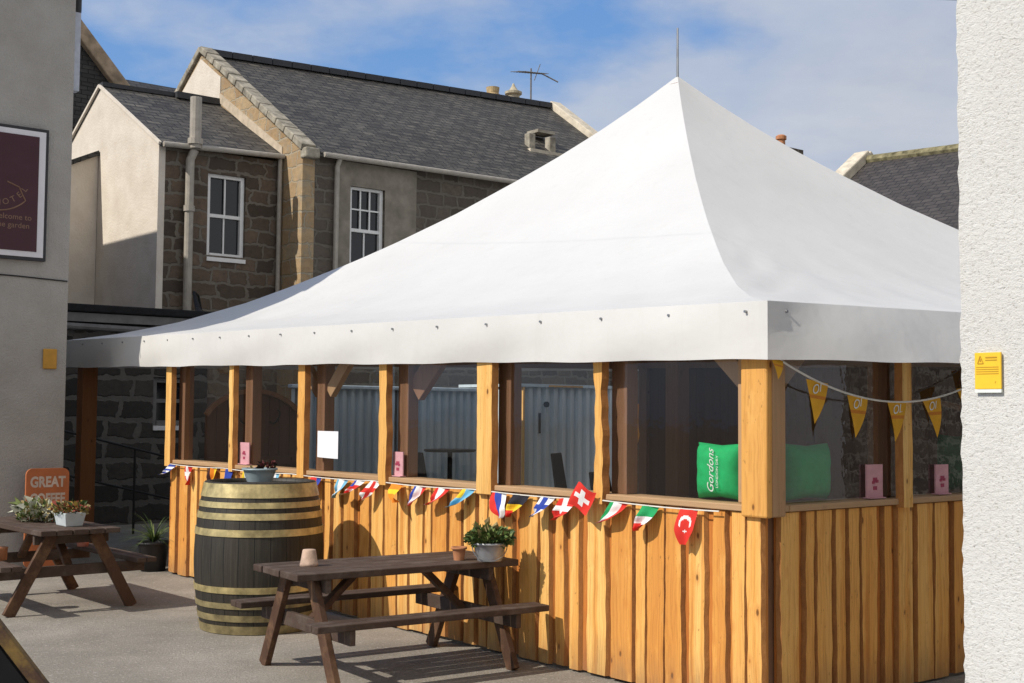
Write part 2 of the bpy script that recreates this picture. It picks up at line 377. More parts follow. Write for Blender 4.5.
# ------------------------------------------------------------------ materials
larch = M_larch('larch_board', (.88,.545,.18), (.72,.335,.075), (.50,.175,.035))
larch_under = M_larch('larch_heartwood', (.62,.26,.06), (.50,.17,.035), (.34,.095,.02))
larch_batten = M_larch('larch_batten', (.84,.54,.19), (.70,.36,.09), (.50,.20,.045), False)
bark = M_wood('bark_edge', (.52,.235,.07), (.24,.095,.03), (.045,.02,.01), (26,26,9), knots=False, rough=.9, bmp=.6)
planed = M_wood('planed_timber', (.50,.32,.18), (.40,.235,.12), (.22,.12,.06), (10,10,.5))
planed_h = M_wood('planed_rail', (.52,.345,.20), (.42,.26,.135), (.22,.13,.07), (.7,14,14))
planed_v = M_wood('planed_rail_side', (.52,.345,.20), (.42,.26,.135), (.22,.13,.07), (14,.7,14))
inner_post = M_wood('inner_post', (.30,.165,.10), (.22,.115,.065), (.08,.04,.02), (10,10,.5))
darkwood = M_wood('stained_fence', (.14,.075,.05), (.10,.052,.034), (.03,.018,.012), (10,10,.5))
table_x = M_wood('stained_table', (.090,.060,.045), (.054,.034,.025), (.020,.013,.011), (1.1,16,16), weather=(.145,.115,.095), knots=False, rough=.75)
table_leg = M_wood('stained_leg', (.10,.052,.030), (.06,.030,.018), (.03,.017,.011), (12,12,1.2), weather=(.23,.13,.07), knots=False, rough=.7)
canvas = M_canvas('white_pvc_canvas')
steel = M_plain('galvanised_steel', (.30,.31,.32), .4, .5, .8)
iron = M_plain('black_iron', (.02,.02,.021), .5, .4)
blackplastic = M_plain('black_plastic', (.018,.018,.019), .45, .4)
harl_white = M_rough('white_harling')
harl_unused = M_harl('white_harling', (.64,.635,.61), (.30,.27,.23), scale=105, strength=.75, dist=.010, speck_lo=.635, stain_amt=.18)
harl_grey = M_harl('grey_harling', (.36,.35,.335), (.20,.19,.175), scale=60, strength=.5, dist=.01, stain=(.22,.205,.185), stain_amt=.45, speck_lo=.68)
cream = M_harl('cream_render', (.71,.65,.57), (.46,.40,.33), scale=26, strength=.35, dist=.01, stain=(.50,.43,.35), stain_amt=.5, speck_lo=.66)
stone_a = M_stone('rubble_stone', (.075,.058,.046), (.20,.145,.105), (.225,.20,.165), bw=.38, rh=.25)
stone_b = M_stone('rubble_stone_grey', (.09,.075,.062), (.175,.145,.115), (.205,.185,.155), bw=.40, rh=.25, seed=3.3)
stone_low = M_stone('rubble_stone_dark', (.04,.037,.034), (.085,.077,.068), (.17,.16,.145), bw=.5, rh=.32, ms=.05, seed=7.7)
gable_stone = M_stone('gable_sandstone', (.36,.24,.13), (.50,.37,.22), (.46,.40,.30), bw=.5, rh=.28, ms=.02, seed=1.1, lichen=(.30,.27,.21))
coping = M_plain('weathered_coping', (.30,.275,.225), .9, .1, 0, .5, 5, .5)
coping_pale = M_plain('pale_coping', (.56,.50,.40), .9, .1, 0, .25, 5, .4)
cement = M_plain('cement_flashing', (.50,.42,.32), .9, .1, 0, .2, 6, .2)
slate = M_slate('slate_roof', (.032,.029,.026), (.070,.064,.056), lich=(.18,.165,.135))
slate_e = M_slate('slate_roof_brown', (.040,.034,.032), (.065,.056,.052), 'y', lich=(.10,.088,.078))
slate_dark = M_slate('slate_roof_dark', (.03,.03,.031), (.055,.054,.053), lich=(.08,.078,.07))
lead = M_plain('lead_ridge', (.045,.047,.052), .6, .4, .2)
ridge_lichen = M_plain('lichen_ridge', (.19,.17,.10), .95, .1, 0, .6, 7, .5)
terracotta = M_plain('terracotta', (.45,.20,.10), .85, .15, 0, .2, 14)
terracotta_pale = M_plain('limed_terracotta', (.46,.33,.25), .9, .1, 0, .25, 18)
fireclay = M_plain('fireclay_pot', (.48,.36,.20), .85, .15, 0, .35, 12)
pipe_grey = M_plain('grey_pvc_pipe', (.36,.33,.285), .5, .35)
white_paint = M_plain('white_paint', (.78,.78,.77), .45, .4, 0, .05)
win_glass = M_plain('window_glass', (.012,.014,.017), .04, .55, 0, .1)
blind = M_plain('roller_blind', (.23,.235,.24), .8, .2)
felt = M_plain('roof_felt', (.018,.018,.019), .85, .2, 0, .3, 20, .3)
fascia = M_plain('grey_fascia', (.17,.165,.16), .7, .2, 0, .2, 6)
corr_grey = M_corr('grey_sheet_metal', (.62,.74,.83), .12)
corr_pale = M_corr('pale_sheet_metal', (.68,.78,.86), .12)
ground_m = M_ground('worn_concrete')
pvc_pane = M_glass('clear_sheet', (.90,.90,.89), 1.45, .03, 1.0)
pvc_pane_side = M_glass('clear_side_sheet', (.80,.80,.80), 1.55, .015, 2.4)
barrel_m = M_barrel('dark_oak_staves')
hoop_m = M_plain('brassy_hoop', (.47,.38,.18), .45, .5, .45, .45, 9, .15)
hoop_old = M_plain('dull_hoop', (.27,.22,.11), .6, .4, .35, .5, 9, .2)
zinc = M_plain('zinc', (.40,.41,.43), .45, .5, .6, .2, 9)
greyblue = M_plain('greyblue_bucket', (.28,.35,.38), .5, .4, .2, .15, 9)
paleblue = M_plain('pale_trough', (.50,.55,.56), .6, .3, 0, .12, 9)
soil = M_plain('soil', (.03,.022,.016), 1, .1, 0, .4, 30)
leaf_a = M_plain('leaf_mid', (.09,.14,.035), .6, .3, 0, .3, 30)
leaf_b = M_plain('leaf_dark', (.045,.08,.022), .6, .3, 0, .3, 30)
leaf_c = M_plain('leaf_pale', (.18,.22,.07), .6, .3, 0, .3, 30)
leaf_silver = M_plain('leaf_silver', (.42,.42,.33), .7, .2, 0, .25, 30)
leaf_straw = M_plain('leaf_straw', (.34,.27,.13), .8, .2, 0, .25, 30)
leaf_red = M_plain('leaf_darkred', (.10,.025,.025), .7, .2, 0, .3, 30)
fl_orange = M_plain('petal_orange', (.30,.11,.03), .7, .2); fl_yellow = M_plain('petal_yellow', (.36,.26,.06), .7, .2)
fl_red = M_plain('petal_red', (.28,.07,.05), .7, .2)
paper = M_plain('white_paper', (.78,.79,.82), .8, .2, 0, .03)
pink = M_plain('pink_card', (.62,.33,.36), .5, .4, 0, .12, 16); pinkdark = M_plain('pink_print', (.36,.05,.10), .5, .4)
pinkpale = M_plain('pale_card', (.66,.56,.56), .5, .4, 0, .08, 16)
green_cloth = M_plain('green_cloth', (.014,.42,.13), .75, .2, 0, .12, 22, .15)
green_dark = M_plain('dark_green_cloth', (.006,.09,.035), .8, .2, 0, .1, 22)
white_print = M_plain('white_print', (.72,.76,.72), .7, .2, 0, .05)
maroon = M_plain('maroon_board', (.045,.010,.018), .45, .4, 0, .12, 4)
sign_frame = M_plain('sign_white_line', (.60,.60,.64), .5, .4, 0, .05)
sign_black = M_plain('sign_black_edge', (.02,.02,.025), .5, .4)
gilt = M_plain('dull_gilt', (.20,.115,.075), .5, .4, 0, .1)
yellow = M_plain('yellow_plate', (.83,.52,.03), .45, .4, 0, .05); yellow_dark = M_plain('yellow_print', (.50,.27,.02), .5, .3)
ochre = M_plain('ochre_plate', (.45,.24,.04), .6, .3)
orange_board = M_plain('orange_board', (.40,.13,.05), .6, .3, 0, .15, 5)
cream_print = M_plain('cream_print', (.50,.42,.36), .7, .2)
pennant_y = M_plain('pennant_yellow', (.66,.34,.03), .75, .2, 0, .1, 10); pennant_o = M_plain('pennant_orange', (.55,.20,.03), .75, .2)
cord_w = M_plain('white_cord', (.70,.68,.62), .8, .2)
cable_b = M_plain('black_cable', (.015,.015,.016), .6, .3)
hatch_black = M_plain('black_boards', (.008,.008,.009), .8, .15)
hatch_trim = M_wood('worn_trim', (.09,.05,.03), (.055,.03,.02), (.03,.02,.015), (4,4,4), weather=(.26,.17,.04), knots=False)
FC = {}
for k, c in dict(r=(.62,.035,.025), w=(.74,.73,.72), b=(.03,.06,.33), l=(.17,.43,.60), y=(.75,.52,.03), g=(.02,.30,.10), k=(.02,.02,.03), o=(.72,.22,.02), n=(.05,.02,.02)).items():
    FC[k] = M_plain('bunting_'+{'r':'red','w':'white','b':'blue','l':'pale_blue','y':'yellow','g':'green','k':'black','o':'orange','n':'brown'}[k], c, .75, .2, 0, .08, 20)

# ------------------------------------------------------------------ ground
g = MB(); g.quad((-150,-150,0),(150,-150,0),(150,150,0),(-150,150,0))
gr = single('ground', g, ground_m, 'pale worn concrete yard with hairline cracks', None, kind='structure')

# ------------------------------------------------------------------ marquee
LA, LB = 10.8, 9.91                  # side lengths along y (front, a) and x (right, b)
mq = thing('marquee', 'white peaked marquee on larch posts and waney board walls', 'marquee', (0,0,0))
CEN = (4.956, 5.4, 5.726)
PROF = [(0,1),(.06,.893),(.12,.795),(.18,.705),(.24,.622),(.34,.492),(.44,.378),(.51,.305),(.61,.212),(.68,.152),(.8,.072),(.9,.028),(1,0)]
def prof(t):
    for (a, fa), (b, fb) in zip(PROF, PROF[1:]):
        if t <= b: return fa+(fb-fa)*(t-a)/(b-a)
    return 0.0
def eave(x, y): return 2.41+.0185*y+.022*x
X0, X1, Y0, Y1 = -.115, 10.0, -.115, 11.3
corners = [(X0,Y0),(X0,Y1),(X1,Y1),(X1,Y0)]
NS, NT = 60, 44
def canopy_pt(k, i, t):
    ax, ay = corners[k]; bx, by = corners[(k+1)%4]; q = i/NS
    ex, ey = ax+(bx-ax)*q, ay+(by-ay)*q
    x = CEN[0]+(ex-CEN[0])*t; y = CEN[1]+(ey-CEN[1])*t
    ze = eave(ex, ey); z = ze+(CEN[2]-ze)*prof(t)
    e = q*(1-q)*4; L = abs(bx-ax)+abs(by-ay)
    sag = -.05*e*math.sin(math.pi*min(1, t*1.05))                        # fabric hangs a little between the hips
    ph = k*2.1
    wr = (math.sin(q*L*5.2+ph+t*7)*.010+math.sin(q*L*11+ph*2-t*9)*.005)*max(0, t-.45)*1.6
    fold = .016*math.sin((q*L+ (1-t)*6)*8)*math.exp(-((min(q,1-q)*L)/1.0)**2)*math.exp(-((t-.8)/.2)**2)
    edge = max(0, min(1, (1-t)*12))*max(0, min(1, min(q, 1-q)*22))
    return (x, y, z+sag+(wr+fold)*edge)
cp = MB()
for k in range(4):
    vs = [canopy_pt(k, i, j/NT) for j in range(NT+1) for i in range(NS+1)]
    fs = [(j*(NS+1)+i, (j+1)*(NS+1)+i, (j+1)*(NS+1)+i+1, j*(NS+1)+i+1) for j in range(NT) for i in range(NS)]
    cp.add(vs, fs, 0, .5)
can = part('canopy', cp, canvas, mq, smooth=True)
va = MB(); eyes = []
for k in range(4):
    ax, ay = corners[k]; bx, by = corners[(k+1)%4]; L = math.hypot(bx-ax, by-ay)
    nx, ny = (by-ay)/L, -(bx-ax)/L
    cx_, cy_ = (ax+bx)/2-CEN[0], (ay+by)/2-CEN[1]
    if nx*cx_+ny*cy_ < 0: nx, ny = -nx, -ny
    n = 90; rows = 7; vs = []
    for j in range(rows+1):
        for i in range(n+1):
            q = i/n; d = j/rows
            x, y = ax+(bx-ax)*q, ay+(by-ay)*q
            endf = min(1, min(q, 1-q)*18); flare = (.23*d*min(1, min(q, 1-q)*14) if k == 3 else 0)
            w = (.010+math.sin(q*L*4.1+k)*.009+math.sin(q*L*9.3+2*k)*.008+math.sin(q*L*1.7+k)*.012+.010*math.sin(q*L*3.3-d*4+k))*d*endf
            h = .342-.004*math.sin(q*L*2.9+k)-.003*math.sin(q*L*7+k)+ (.03 if k == 3 else 0)*math.sin(q*math.pi)
            vs.append((x+nx*(w+flare+.012*math.sin(d*3.1)*endf), y+ny*(w+flare+.012*math.sin(d*3.1)*endf), eave(x, y)+.004-h*d))
    va.add(vs, [(j*(n+1)+i, j*(n+1)+i+1, (j+1)*(n+1)+i+1, (j+1)*(n+1)+i) for j in range(rows) for i in range(n)], 0, .5)
    m = int(L/.62)
    for i in range(m+1):
        q = (i+.25)/(m+.5); x, y = ax+(bx-ax)*q, ay+(by-ay)*q; z = eave(x, y)-.055
        p = Vector((x+nx*.022, y+ny*.022, z)); t = Vector((bx-ax, by-ay, 0)).normalized()
        ey = MB(); eyes.append(ey); ey.tube([p-Vector((nx,ny,0))*.02, p+Vector((nx,ny,0))*.0], .008, 8)
valance = part('valance', va, canvas, can, smooth=True)
for ey in eyes: part('eyelet', ey, steel, can)
mm = MB(); mm.tube([(CEN[0],CEN[1],5.66),(CEN[0],CEN[1],6.30)], [.016,.012], 8); part('mast', mm, steel, mq)

def wav(seed):
    ph = [random.uniform(0, 6.28) for _ in range(4)]; fr = [random.uniform(1.5, 3), random.uniform(4, 7), random.uniform(9, 16), random.uniform(24, 40)]
    am = [.40, .28, .20, .16]
    return lambda z: sum(a*math.sin(f*z+p) for a, f, p in zip(am, fr, ph))
def board(mb, side, c, w, d0, d1, z0, z1, amp, mi=0, emi=1, n=30, rn=None, mis=None):
    """upright waney-edged board; side 'F' runs along y at x=d, side 'R' runs along x at y=d"""
    f1, f2 = wav(0), wav(1); rn = random.random() if rn is None else rn
    vs = []; ch = .35
    for i in range(n+1):
        z = z0+(z1-z0)*i/n
        a = c-w/2+amp*f1(z); b = c+w/2+amp*f2(z)
        row = [(a-.012, d1), (a+.004, d0), (b-.004, d0), (b+.012, d1)]
        for t, d in row: vs.append((d, t, z) if side == 'F' else (t, d, z))
    fl = side == 'F'
    for i in range(n):
        for q, m in ((0, emi), (1, mi), (2, emi)):
            f = (i*4+q, i*4+q+1, (i+1)*4+q+1, (i+1)*4+q)
            mb.add([vs[j] for j in f], [(3,2,1,0) if fl else (0,1,2,3)], m, rn)
    for base in (0, n*4): mb.add([vs[base+j] for j in range(4)], [(0,1,2,3)], mi, rn)

def cladding(side, s0, s1, gaps):
    mb = MB(); t = s0
    p = s0
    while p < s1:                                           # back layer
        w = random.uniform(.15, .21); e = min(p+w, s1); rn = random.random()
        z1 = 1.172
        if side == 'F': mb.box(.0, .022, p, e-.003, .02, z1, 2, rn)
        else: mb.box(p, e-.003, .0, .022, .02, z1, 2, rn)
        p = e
    p = s0+.005
    while p < s1-.06:                                       # front layer with live edges
        w = random.choice((random.uniform(.085,.12), random.uniform(.12,.20), random.uniform(.13,.17))); w = min(w, s1-p)
        board(mb, side, p+w/2, w, -.028, -.002, random.uniform(.012,.03), 1.172, random.uniform(.005, .015))
        p += w+random.choice((random.uniform(.012,.03), random.uniform(.03,.055), random.uniform(.04,.085)))
    return mb
fc = cladding('F', 0.0, 8.2, None); part('front_cladding', fc, [larch, bark, larch_under], mq)
rc = cladding('R', 0.10, 9.9, None); part('side_cladding', rc, [larch, bark, larch_under], mq)
lc = MB()
p = 0.0
rail = MB(); rail.box(-.045, .17, -.04, 8.25, 1.178, 1.217); part('rail', rail, planed_v, mq, bevel=.006, label='planed top rail along the front')
rail = MB(); rail.box(.172, 9.9, -.045, .16, 1.178, 1.217); part('rail', rail, planed_h, mq, bevel=.006, label='planed top rail along the shaded side')
# structural posts, header beams
front_posts = [1.28, 2.50, 3.83, 5.15, 6.52, 8.05]
pm = MB(); pm.box(.03, .20, .03, .235, 1.222, 2.36); cpst = part('post', pm, planed, mq, bevel=.006, label='pale planed corner post')
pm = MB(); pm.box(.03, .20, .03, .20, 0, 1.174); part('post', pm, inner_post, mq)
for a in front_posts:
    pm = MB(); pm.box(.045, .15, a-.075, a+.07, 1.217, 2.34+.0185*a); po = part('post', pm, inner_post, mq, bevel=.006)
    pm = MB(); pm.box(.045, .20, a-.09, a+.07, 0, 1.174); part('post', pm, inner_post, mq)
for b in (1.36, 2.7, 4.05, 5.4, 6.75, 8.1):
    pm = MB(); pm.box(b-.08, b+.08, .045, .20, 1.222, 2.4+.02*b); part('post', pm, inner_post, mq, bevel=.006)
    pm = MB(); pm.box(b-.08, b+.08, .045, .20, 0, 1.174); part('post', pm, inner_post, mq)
farpost = [(.0,10.83),(9.7,10.62),(9.7,8.0),(9.7,5.4),(9.7,2.7),(9.7,.05)]
for x, y in farpost:
    pm = MB(); pm.box(x, x+.19, y, y+.19, 0, 2.30+.0185*y+.02*x)
    part('post', pm, M_wood('open_post', (.27,.115,.045), (.19,.075,.028), (.08,.03,.012), (10,10,.5)) if (x, y) == farpost[0] else inner_post, mq, bevel=.006)
pm = MB(); pm.box(4.86,5.05,5.30,5.50,0,5.62); part('post', pm, inner_post, mq, bevel=.006, label='brown centre pole')
for y0_, y1_, x0_ in ((.02,10.8,.02),(.02,10.8,9.72)):
    hb = MB(); hb.hexa([(x0_,y0_,2.12+.022*x0_),(x0_+.15,y0_,2.12+.022*x0_),(x0_+.15,y1_,2.32+.022*x0_),(x0_,y1_,2.32+.022*x0_),
                        (x0_,y0_,2.32+.022*x0_),(x0_+.15,y0_,2.32+.022*x0_),(x0_+.15,y1_,2.52+.022*x0_),(x0_,y1_,2.52+.022*x0_)]); part('header_beam', hb, inner_post, mq)
for y_ in (.02, 10.63):
    hb = MB(); z = 2.12+.0185*y_; hb.hexa([(.18,y_,z),(9.7,y_,z+.2),(9.7,y_+.15,z+.2),(.18,y_+.15,z),(.18,y_,z+.2),(9.7,y_,z+.4),(9.7,y_+.15,z+.4),(.18,y_+.15,z+.2)]); part('header_beam', hb, inner_post, mq)
# knee braces
def brace(p, q, mat=planed, h=.12): 
    b_ = MB(); b_.beam(p, q, .06, h, (0,0,1) if abs(p[0]-q[0])+abs(p[1]-q[1]) > 0 else (1,0,0)); part('knee_brace', b_, mat, mq, bevel=.004)
brace((.10,.20,1.93),(.10,.52,2.22)); brace((.20,.10,1.93),(.52,.10,2.22))
brace((.10,5.24,1.92),(.10,5.62,2.26)); brace((.10,5.06,1.92),(.10,4.70,2.26))
brace((.12,3.74,1.92),(.12,3.36,2.26), inner_post, .2); brace((2.80,.12,1.95),(3.1,.12,2.3), inner_post)
# clear sheets between the posts
edges = [.20]+front_posts
for a0, a1 in zip(edges, edges[1:]):
    gq = MB(); gq.quad((.035,a0-.05,1.223),(.035,a0-.05,2.25),(.035,a1+.02,2.25),(.035,a1+.02,1.223)); part('clear_window', gq, pvc_pane, mq)
be = [.20,1.36,2.7,4.05,5.4,6.75,8.1,9.7]
for b0, b1 in zip(be, be[1:]):
    gq = MB(); gq.quad((b0-.02,.035,1.223),(b1+.02,.035,1.223),(b1+.02,.035,2.40),(b0-.02,.035,2.40)); part('clear_window', gq, pvc_pane_side, mq)
# waney battens on the outside of the sheets
def batten(side, c, w, z0, z1, amp, d=-.046):
    mb = MB(); board(mb, side, c, w, d, d+.05, z0, z1, amp, 0, 1, 30); return part('batten', mb, [larch_batten, bark], mq)
for c, w, amp in ((1.352,.095,.028),(2.595,.185,.009),(3.955,.105,.020),(5.29,.125,.011),(6.665,.09,.018),(8.13,.14,.009)):
    batten('F', c, w, 1.150, 2.26+.017*c, amp, -.072)
batten('R', 1.325, .105, 1.16, 2.32, .008, -.078); batten('R', 2.7, .12, 1.16, 2.35, .008, -.078); batten('R', 4.05, .12, 1.16, 2.35, .01, -.078)
# corner cladding: two boards meeting at the corner
mb = MB(); mb.box(-.062,-.008,-.062,.135,1.150,2.34); part('corner_post', mb, larch_batten, mq, bevel=.012)
mb = MB(); mb.box(-.007,.118,-.060,.025,1.152,2.34); part('corner_post', mb, planed, mq, bevel=.012)
# dark boards added across the rear so the interior looks dark
rw = MB(); p = 0.0
while p < 10.7:
    w = random.uniform(.14,.2); rw.box(9.78, 9.80, p, p+w-.004, 0, 2.72, 0); p += w
part('dark_rear_backing', rw, darkwood, mq)

# ------------------------------------------------------------------ things in and on the marquee
def fan_panel(label, side, c0, c1, d, zs, zp):
    root = thing('fence_panel', label, 'fence panel', (d,(c0+c1)/2,0) if side == 'F' else ((c0+c1)/2,d,0), group='arched fence panels inside the marquee')
    n = 9; w = (c1-c0)/n; mb = MB()
    top = lambda t: zs+(zp-zs)*max(0, 1-((t-(c0+c1)/2)/((c1-c0)/2))**2)**.75
    for i in range(n):
        a = c0+i*w+.004; b = c0+(i+1)*w-.004
        pts = [(a,.08),(b,.08),(b,top(b)),((a+b)/2,top((a+b)/2)),(a,top(a))]
        mb.prism([((d,t,z) if side == 'F' else (t,d,z)) for t, z in pts], (.02,0,0) if side == 'F' else (0,.02,0))
    part('slats', mb, darkwood, root)
    mb = MB(); pts = []
    for i in range(25):
        t = c0+(c1-c0)*i/24; pts.append((d-.012,t,top(t)) if side == 'F' else (t,d-.012,top(t)))
    for p, q in zip(pts, pts[1:]): mb.beam(p, q, .05, .05)
    part('arched_cap', mb, inner_post, root)
    for z in (.35, 1.15):
        mb = MB()
        if side == 'F': mb.box(d-.035,d-.001,c0,c1,z,z+.09)
        else: mb.box(c0,c1,d-.035,d-.001,z,z+.09)
        part('cross_rail', mb, darkwood, root)
    return root
# this panel stands at y = 8.1 and runs along x
fp = fan_panel('dark arched fence panel with two iron scroll hooks by the barrel end', 'R', .30, 1.46, 8.0, 1.70, 1.97)
for hx, s in ((.72, 1), (1.12, -1)):
    mb = MB(); mb.tube([(hx+s*.06*math.cos(t*.35), 7.95, 1.68-.075*math.sin(t*.35+.6)) for t in range(13)], .011, 6); part('scroll_hook', mb, iron, fp)
fan_panel('dark arched fence panel seen behind the yellow pennants', 'F', 1.45, 2.98, 5.0, 1.64, 1.89)

def corrugated(x0, x1, y, z1, pitch, depth):
    mb = MB(); n = int((x1-x0)/pitch); pts = []
    for i in range(n):
        a = x0+i*pitch
        pts += [(a, y), (a+pitch*.38, y), (a+pitch*.5, y+depth), (a+pitch*.88, y+depth)]
    pts.append((x0+n*pitch, y))
    for (xa, ya), (xb, yb) in zip(pts, pts[1:]): mb.quad((xa,ya,.04),(xb,yb,.04),(xb,yb,z1),(xa,ya,z1), 0, .5)
    return mb
cf = thing('sheet_metal_fence', 'grey ribbed sheet metal fence with a flat capping', 'fence', (5.8,12,0))
part('ribbed_sheet', corrugated(3.6, 7.45, 12.0, 2.10, .15, .07), corr_grey, cf)
mb = MB(); mb.box(3.58,7.46,11.96,12.08,2.095,2.15); part('capping', mb, corr_grey, cf, bevel=.01)
for x in (3.7, 5.5, 7.3):
    mb = MB(); mb.box(x,x+.07,12.05,12.12,0,2.09); part('post', mb, steel, cf)
sh = thing('metal_shed', 'pale ribbed metal store with a dark latch on its door', 'shed', (9.2,12,0))
part('ribbed_wall', corrugated(8.0, 10.6, 11.94, 2.2, .19, .075), corr_pale, sh)
mb = MB(); mb.box(8.0,10.6,12.02,13.6,0,2.18); part('body', mb, corr_pale, sh)
mb = MB(); mb.box(7.95,10.65,11.9,13.65,2.2,2.25); part('roof', mb, corr_grey, sh)
mb = MB(); mb.box(8.02,8.06,11.90,11.945,.05,2.19); mb.box(8.6,9.4,11.90,11.945,2.20,2.235); part('timber_edge', mb, larch, sh)
mb = MB(); mb.tube([(8.55,11.93,1.9),(8.55,11.88,1.9)], .05, 10); mb.box(8.40,8.43,11.91,11.94,1.4,1.75); part('latch', mb, iron, sh)

def bar_table(x, y, h, label):
    t = thing('bar_table', label, 'table', (x,y,0))
    mb = MB(); mb.lathe((x,y,0), [(.34,h-.035),(.36,h-.02),(.36,h)], 28); part('table_top', mb, blackplastic, t)
    mb = MB(); mb.tube([(x,y,.03),(x,y,h-.03)], .035, 10); part('leg', mb, iron, t)
    mb = MB(); mb.lathe((x,y,0), [(.26,0),(.26,.015),(.05,.05)], 24); part('base', mb, iron, t)
bar_table(4.6, 9.35, 1.24, 'round black bar table on a single column in front of the ribbed fence')
def stool(x, y, h, rot, label):
    t = thing('bar_stool', label, 'bar stool', (x,y,0), rot, True, group='bar stools inside the marquee')
    mb = MB(); mb.box(-.19,.19,-.19,.19,.66,.72); part('seat', mb, blackplastic, t, bevel=.02)
    mb = MB(); mb.hexa([(-.19,.16,.72),(.19,.16,.72),(.19,.20,.72),(-.19,.20,.72),(-.17,.25,h),(.17,.25,h),(.17,.28,h),(-.17,.28,h)]); part('backrest', mb, blackplastic, t, bevel=.015)
    for sx in (-1,1):
        for sy in (-1,1):
            mb = MB(); mb.tube([(sx*.21,sy*.21,0),(sx*.16,sy*.16,.66)], .016, 8); part('leg', mb, iron, t)
    mb = MB()
    for k in range(4):
        c = [(-.2,-.2),(.2,-.2),(.2,.2),(-.2,.2)]; mb.tube([(*c[k],.22),(*c[(k+1)%4],.22)], .01, 6)
    part('foot_rail', mb, iron, t)
stool(4.6, 6.75, 1.26, .5, 'black high-backed bar stool before the pale metal store')
stool(3.4, 4.75, 1.14, .2, 'lower black bar stool partly behind the knobbly batten')
stool(4.1, 9.1, 1.22, 1.6, 'black bar stool drawn up beside the paper notice post')

def cushion(o, ux, uy, w, h, d, label, mat, text=True):
    """upright square cushion leaning on the rail; ux = direction along its width, n = facing"""
    ux = Vector(ux); n = Vector(uy); mb = MB(); N = 14; vs = []
    for side in (1, -1):
        for j in range(N+1):
            for i in range(N+1):
                p, q = i/N*2-1, j/N*2-1
                puff = (max(0, 1-p**4)*max(0, 1-q**4))**.55
                pin = 1-.09*(1-abs(p*q))*max(abs(p),abs(q))**3
                wr = .006*math.sin(9*p+5*q)*math.sin(7*q-2*p)*puff
                c = Vector(o)+ux*(p*w/2*pin)+Vector((0,0,h/2+q*h/2*pin))+n*(side*(puff*d/2+.003)+wr*side)
                vs.append(c)
    M = (N+1)**2
    fs = []
    for s_ in (0, 1):
        for j in range(N):
            for i in range(N):
                f = (s_*M+j*(N+1)+i, s_*M+j*(N+1)+i+1, s_*M+(j+1)*(N+1)+i+1, s_*M+(j+1)*(N+1)+i)
                fs.append(f if s_ == 0 else f[::-1])
    bd = [i for i in range(N+1)]+[j*(N+1)+N for j in range(1,N+1)]+[N*(N+1)+i for i in range(N-1,-1,-1)]+[j*(N+1) for j in range(N-1,0,-1)]
    for a, b in zip(bd, bd[1:]+bd[:1]): fs.append((a, M+a, M+b, b))
    mb.add(vs, fs, 0)
    r = thing('cushion', label, 'cushion', tuple(o), group='green cushions in the marquee windows')
    part('cover', mb, mat, r, smooth=True)
    if text:
        t = MB(); c = Vector(o)+Vector((0,0,h*.50))+n*(d/2+.010)-ux*w*.02
        t.text('Gordons', c, (0,0,1), -ux, .075, 0, .45)
        t.text('LONDON DRY', c+ux*.052, (0,0,1), -ux, .026, 0, 0, 'CENTER', 1.15)
        part('lettering', t, white_print, r)
    return r
cushion((.135,.455,1.224), (0,-1,0), (-1,0,0), .38, .35, .17, 'green cushion with white lettering in the sunlit corner window', green_cloth)
cushion((.545,.13,1.224), (1,0,0), (0,-1,0), .42, .35, .17, 'plain green cushion behind the shaded side sheet by the corner post', green_cloth, False)
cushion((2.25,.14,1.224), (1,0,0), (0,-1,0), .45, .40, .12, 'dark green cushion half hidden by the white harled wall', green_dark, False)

def card(o, side, w, h, label, pale):
    r = thing('menu_card', label, 'menu card', o, group='pink menu cards on the marquee rails')
    x, y, z = o; mb = MB()
    if side == 'F': mb.box(x-.006,x+.006,y-w/2,y+w/2,z,z+h,0)
    else: mb.box(x-w/2,x+w/2,y-.006,y+.006,z,z+h,0)
    mb.box(x-.03 if side=='F' else x-w/2, x+.03 if side=='F' else x+w/2, y-w/2 if side=='F' else y-.03, y+w/2 if side=='F' else y+.03, z, z+.006, 0)
    part('card', mb, pink if not pale else pinkpale, r)
    mb = MB()
    for dy, dz, s in ((0,.55,.022),(.02,.50,.016),(-.018,.47,.014),(.0,.30,.02)):
        if side == 'F': mb.box(x-.0085,x-.0065,y+dy-s,y+dy+s,z+h*dz-s*.6,z+h*dz+s*.6)
        else: mb.box(x+dy-s,x+dy+s,y-.0085,y-.0065,z+h*dz-s*.6,z+h*dz+s*.6)
    part('print', mb, pinkdark, r)
card((.012,6.52,1.223), 'F', .20, .215, 'pink menu card on the rail nearest the barrel', False)
card((.012,3.835,1.223), 'F', .14, .20, 'narrow pink menu card on the rail above the near picnic table', False)
card((1.085,.012,1.223), 'R', .17, .215, 'pink menu card beside the reflected wall on the shaded side rail', False)
card((1.85,.012,1.223), 'R', .15, .20, 'pink menu card with dark print under the last pennant', False)
pn = MB(); y0_, y1_ = 4.755, 5.105
N = 8
pn.add([(-.004-.012*math.sin(i/N*3.14), y0_+(y1_-y0_)*i/N, z+(.006*(i/N) if z < 1.4 else .0)) for z in (1.335,1.575) for i in range(N+1)], [(i,i+N+1,i+N+2,i+1) for i in range(N)], 0)
single('paper_notice', pn, paper, 'blank white paper sheet fixed to the clear window', 'notice', (0,4.93,1.33), smooth=True)

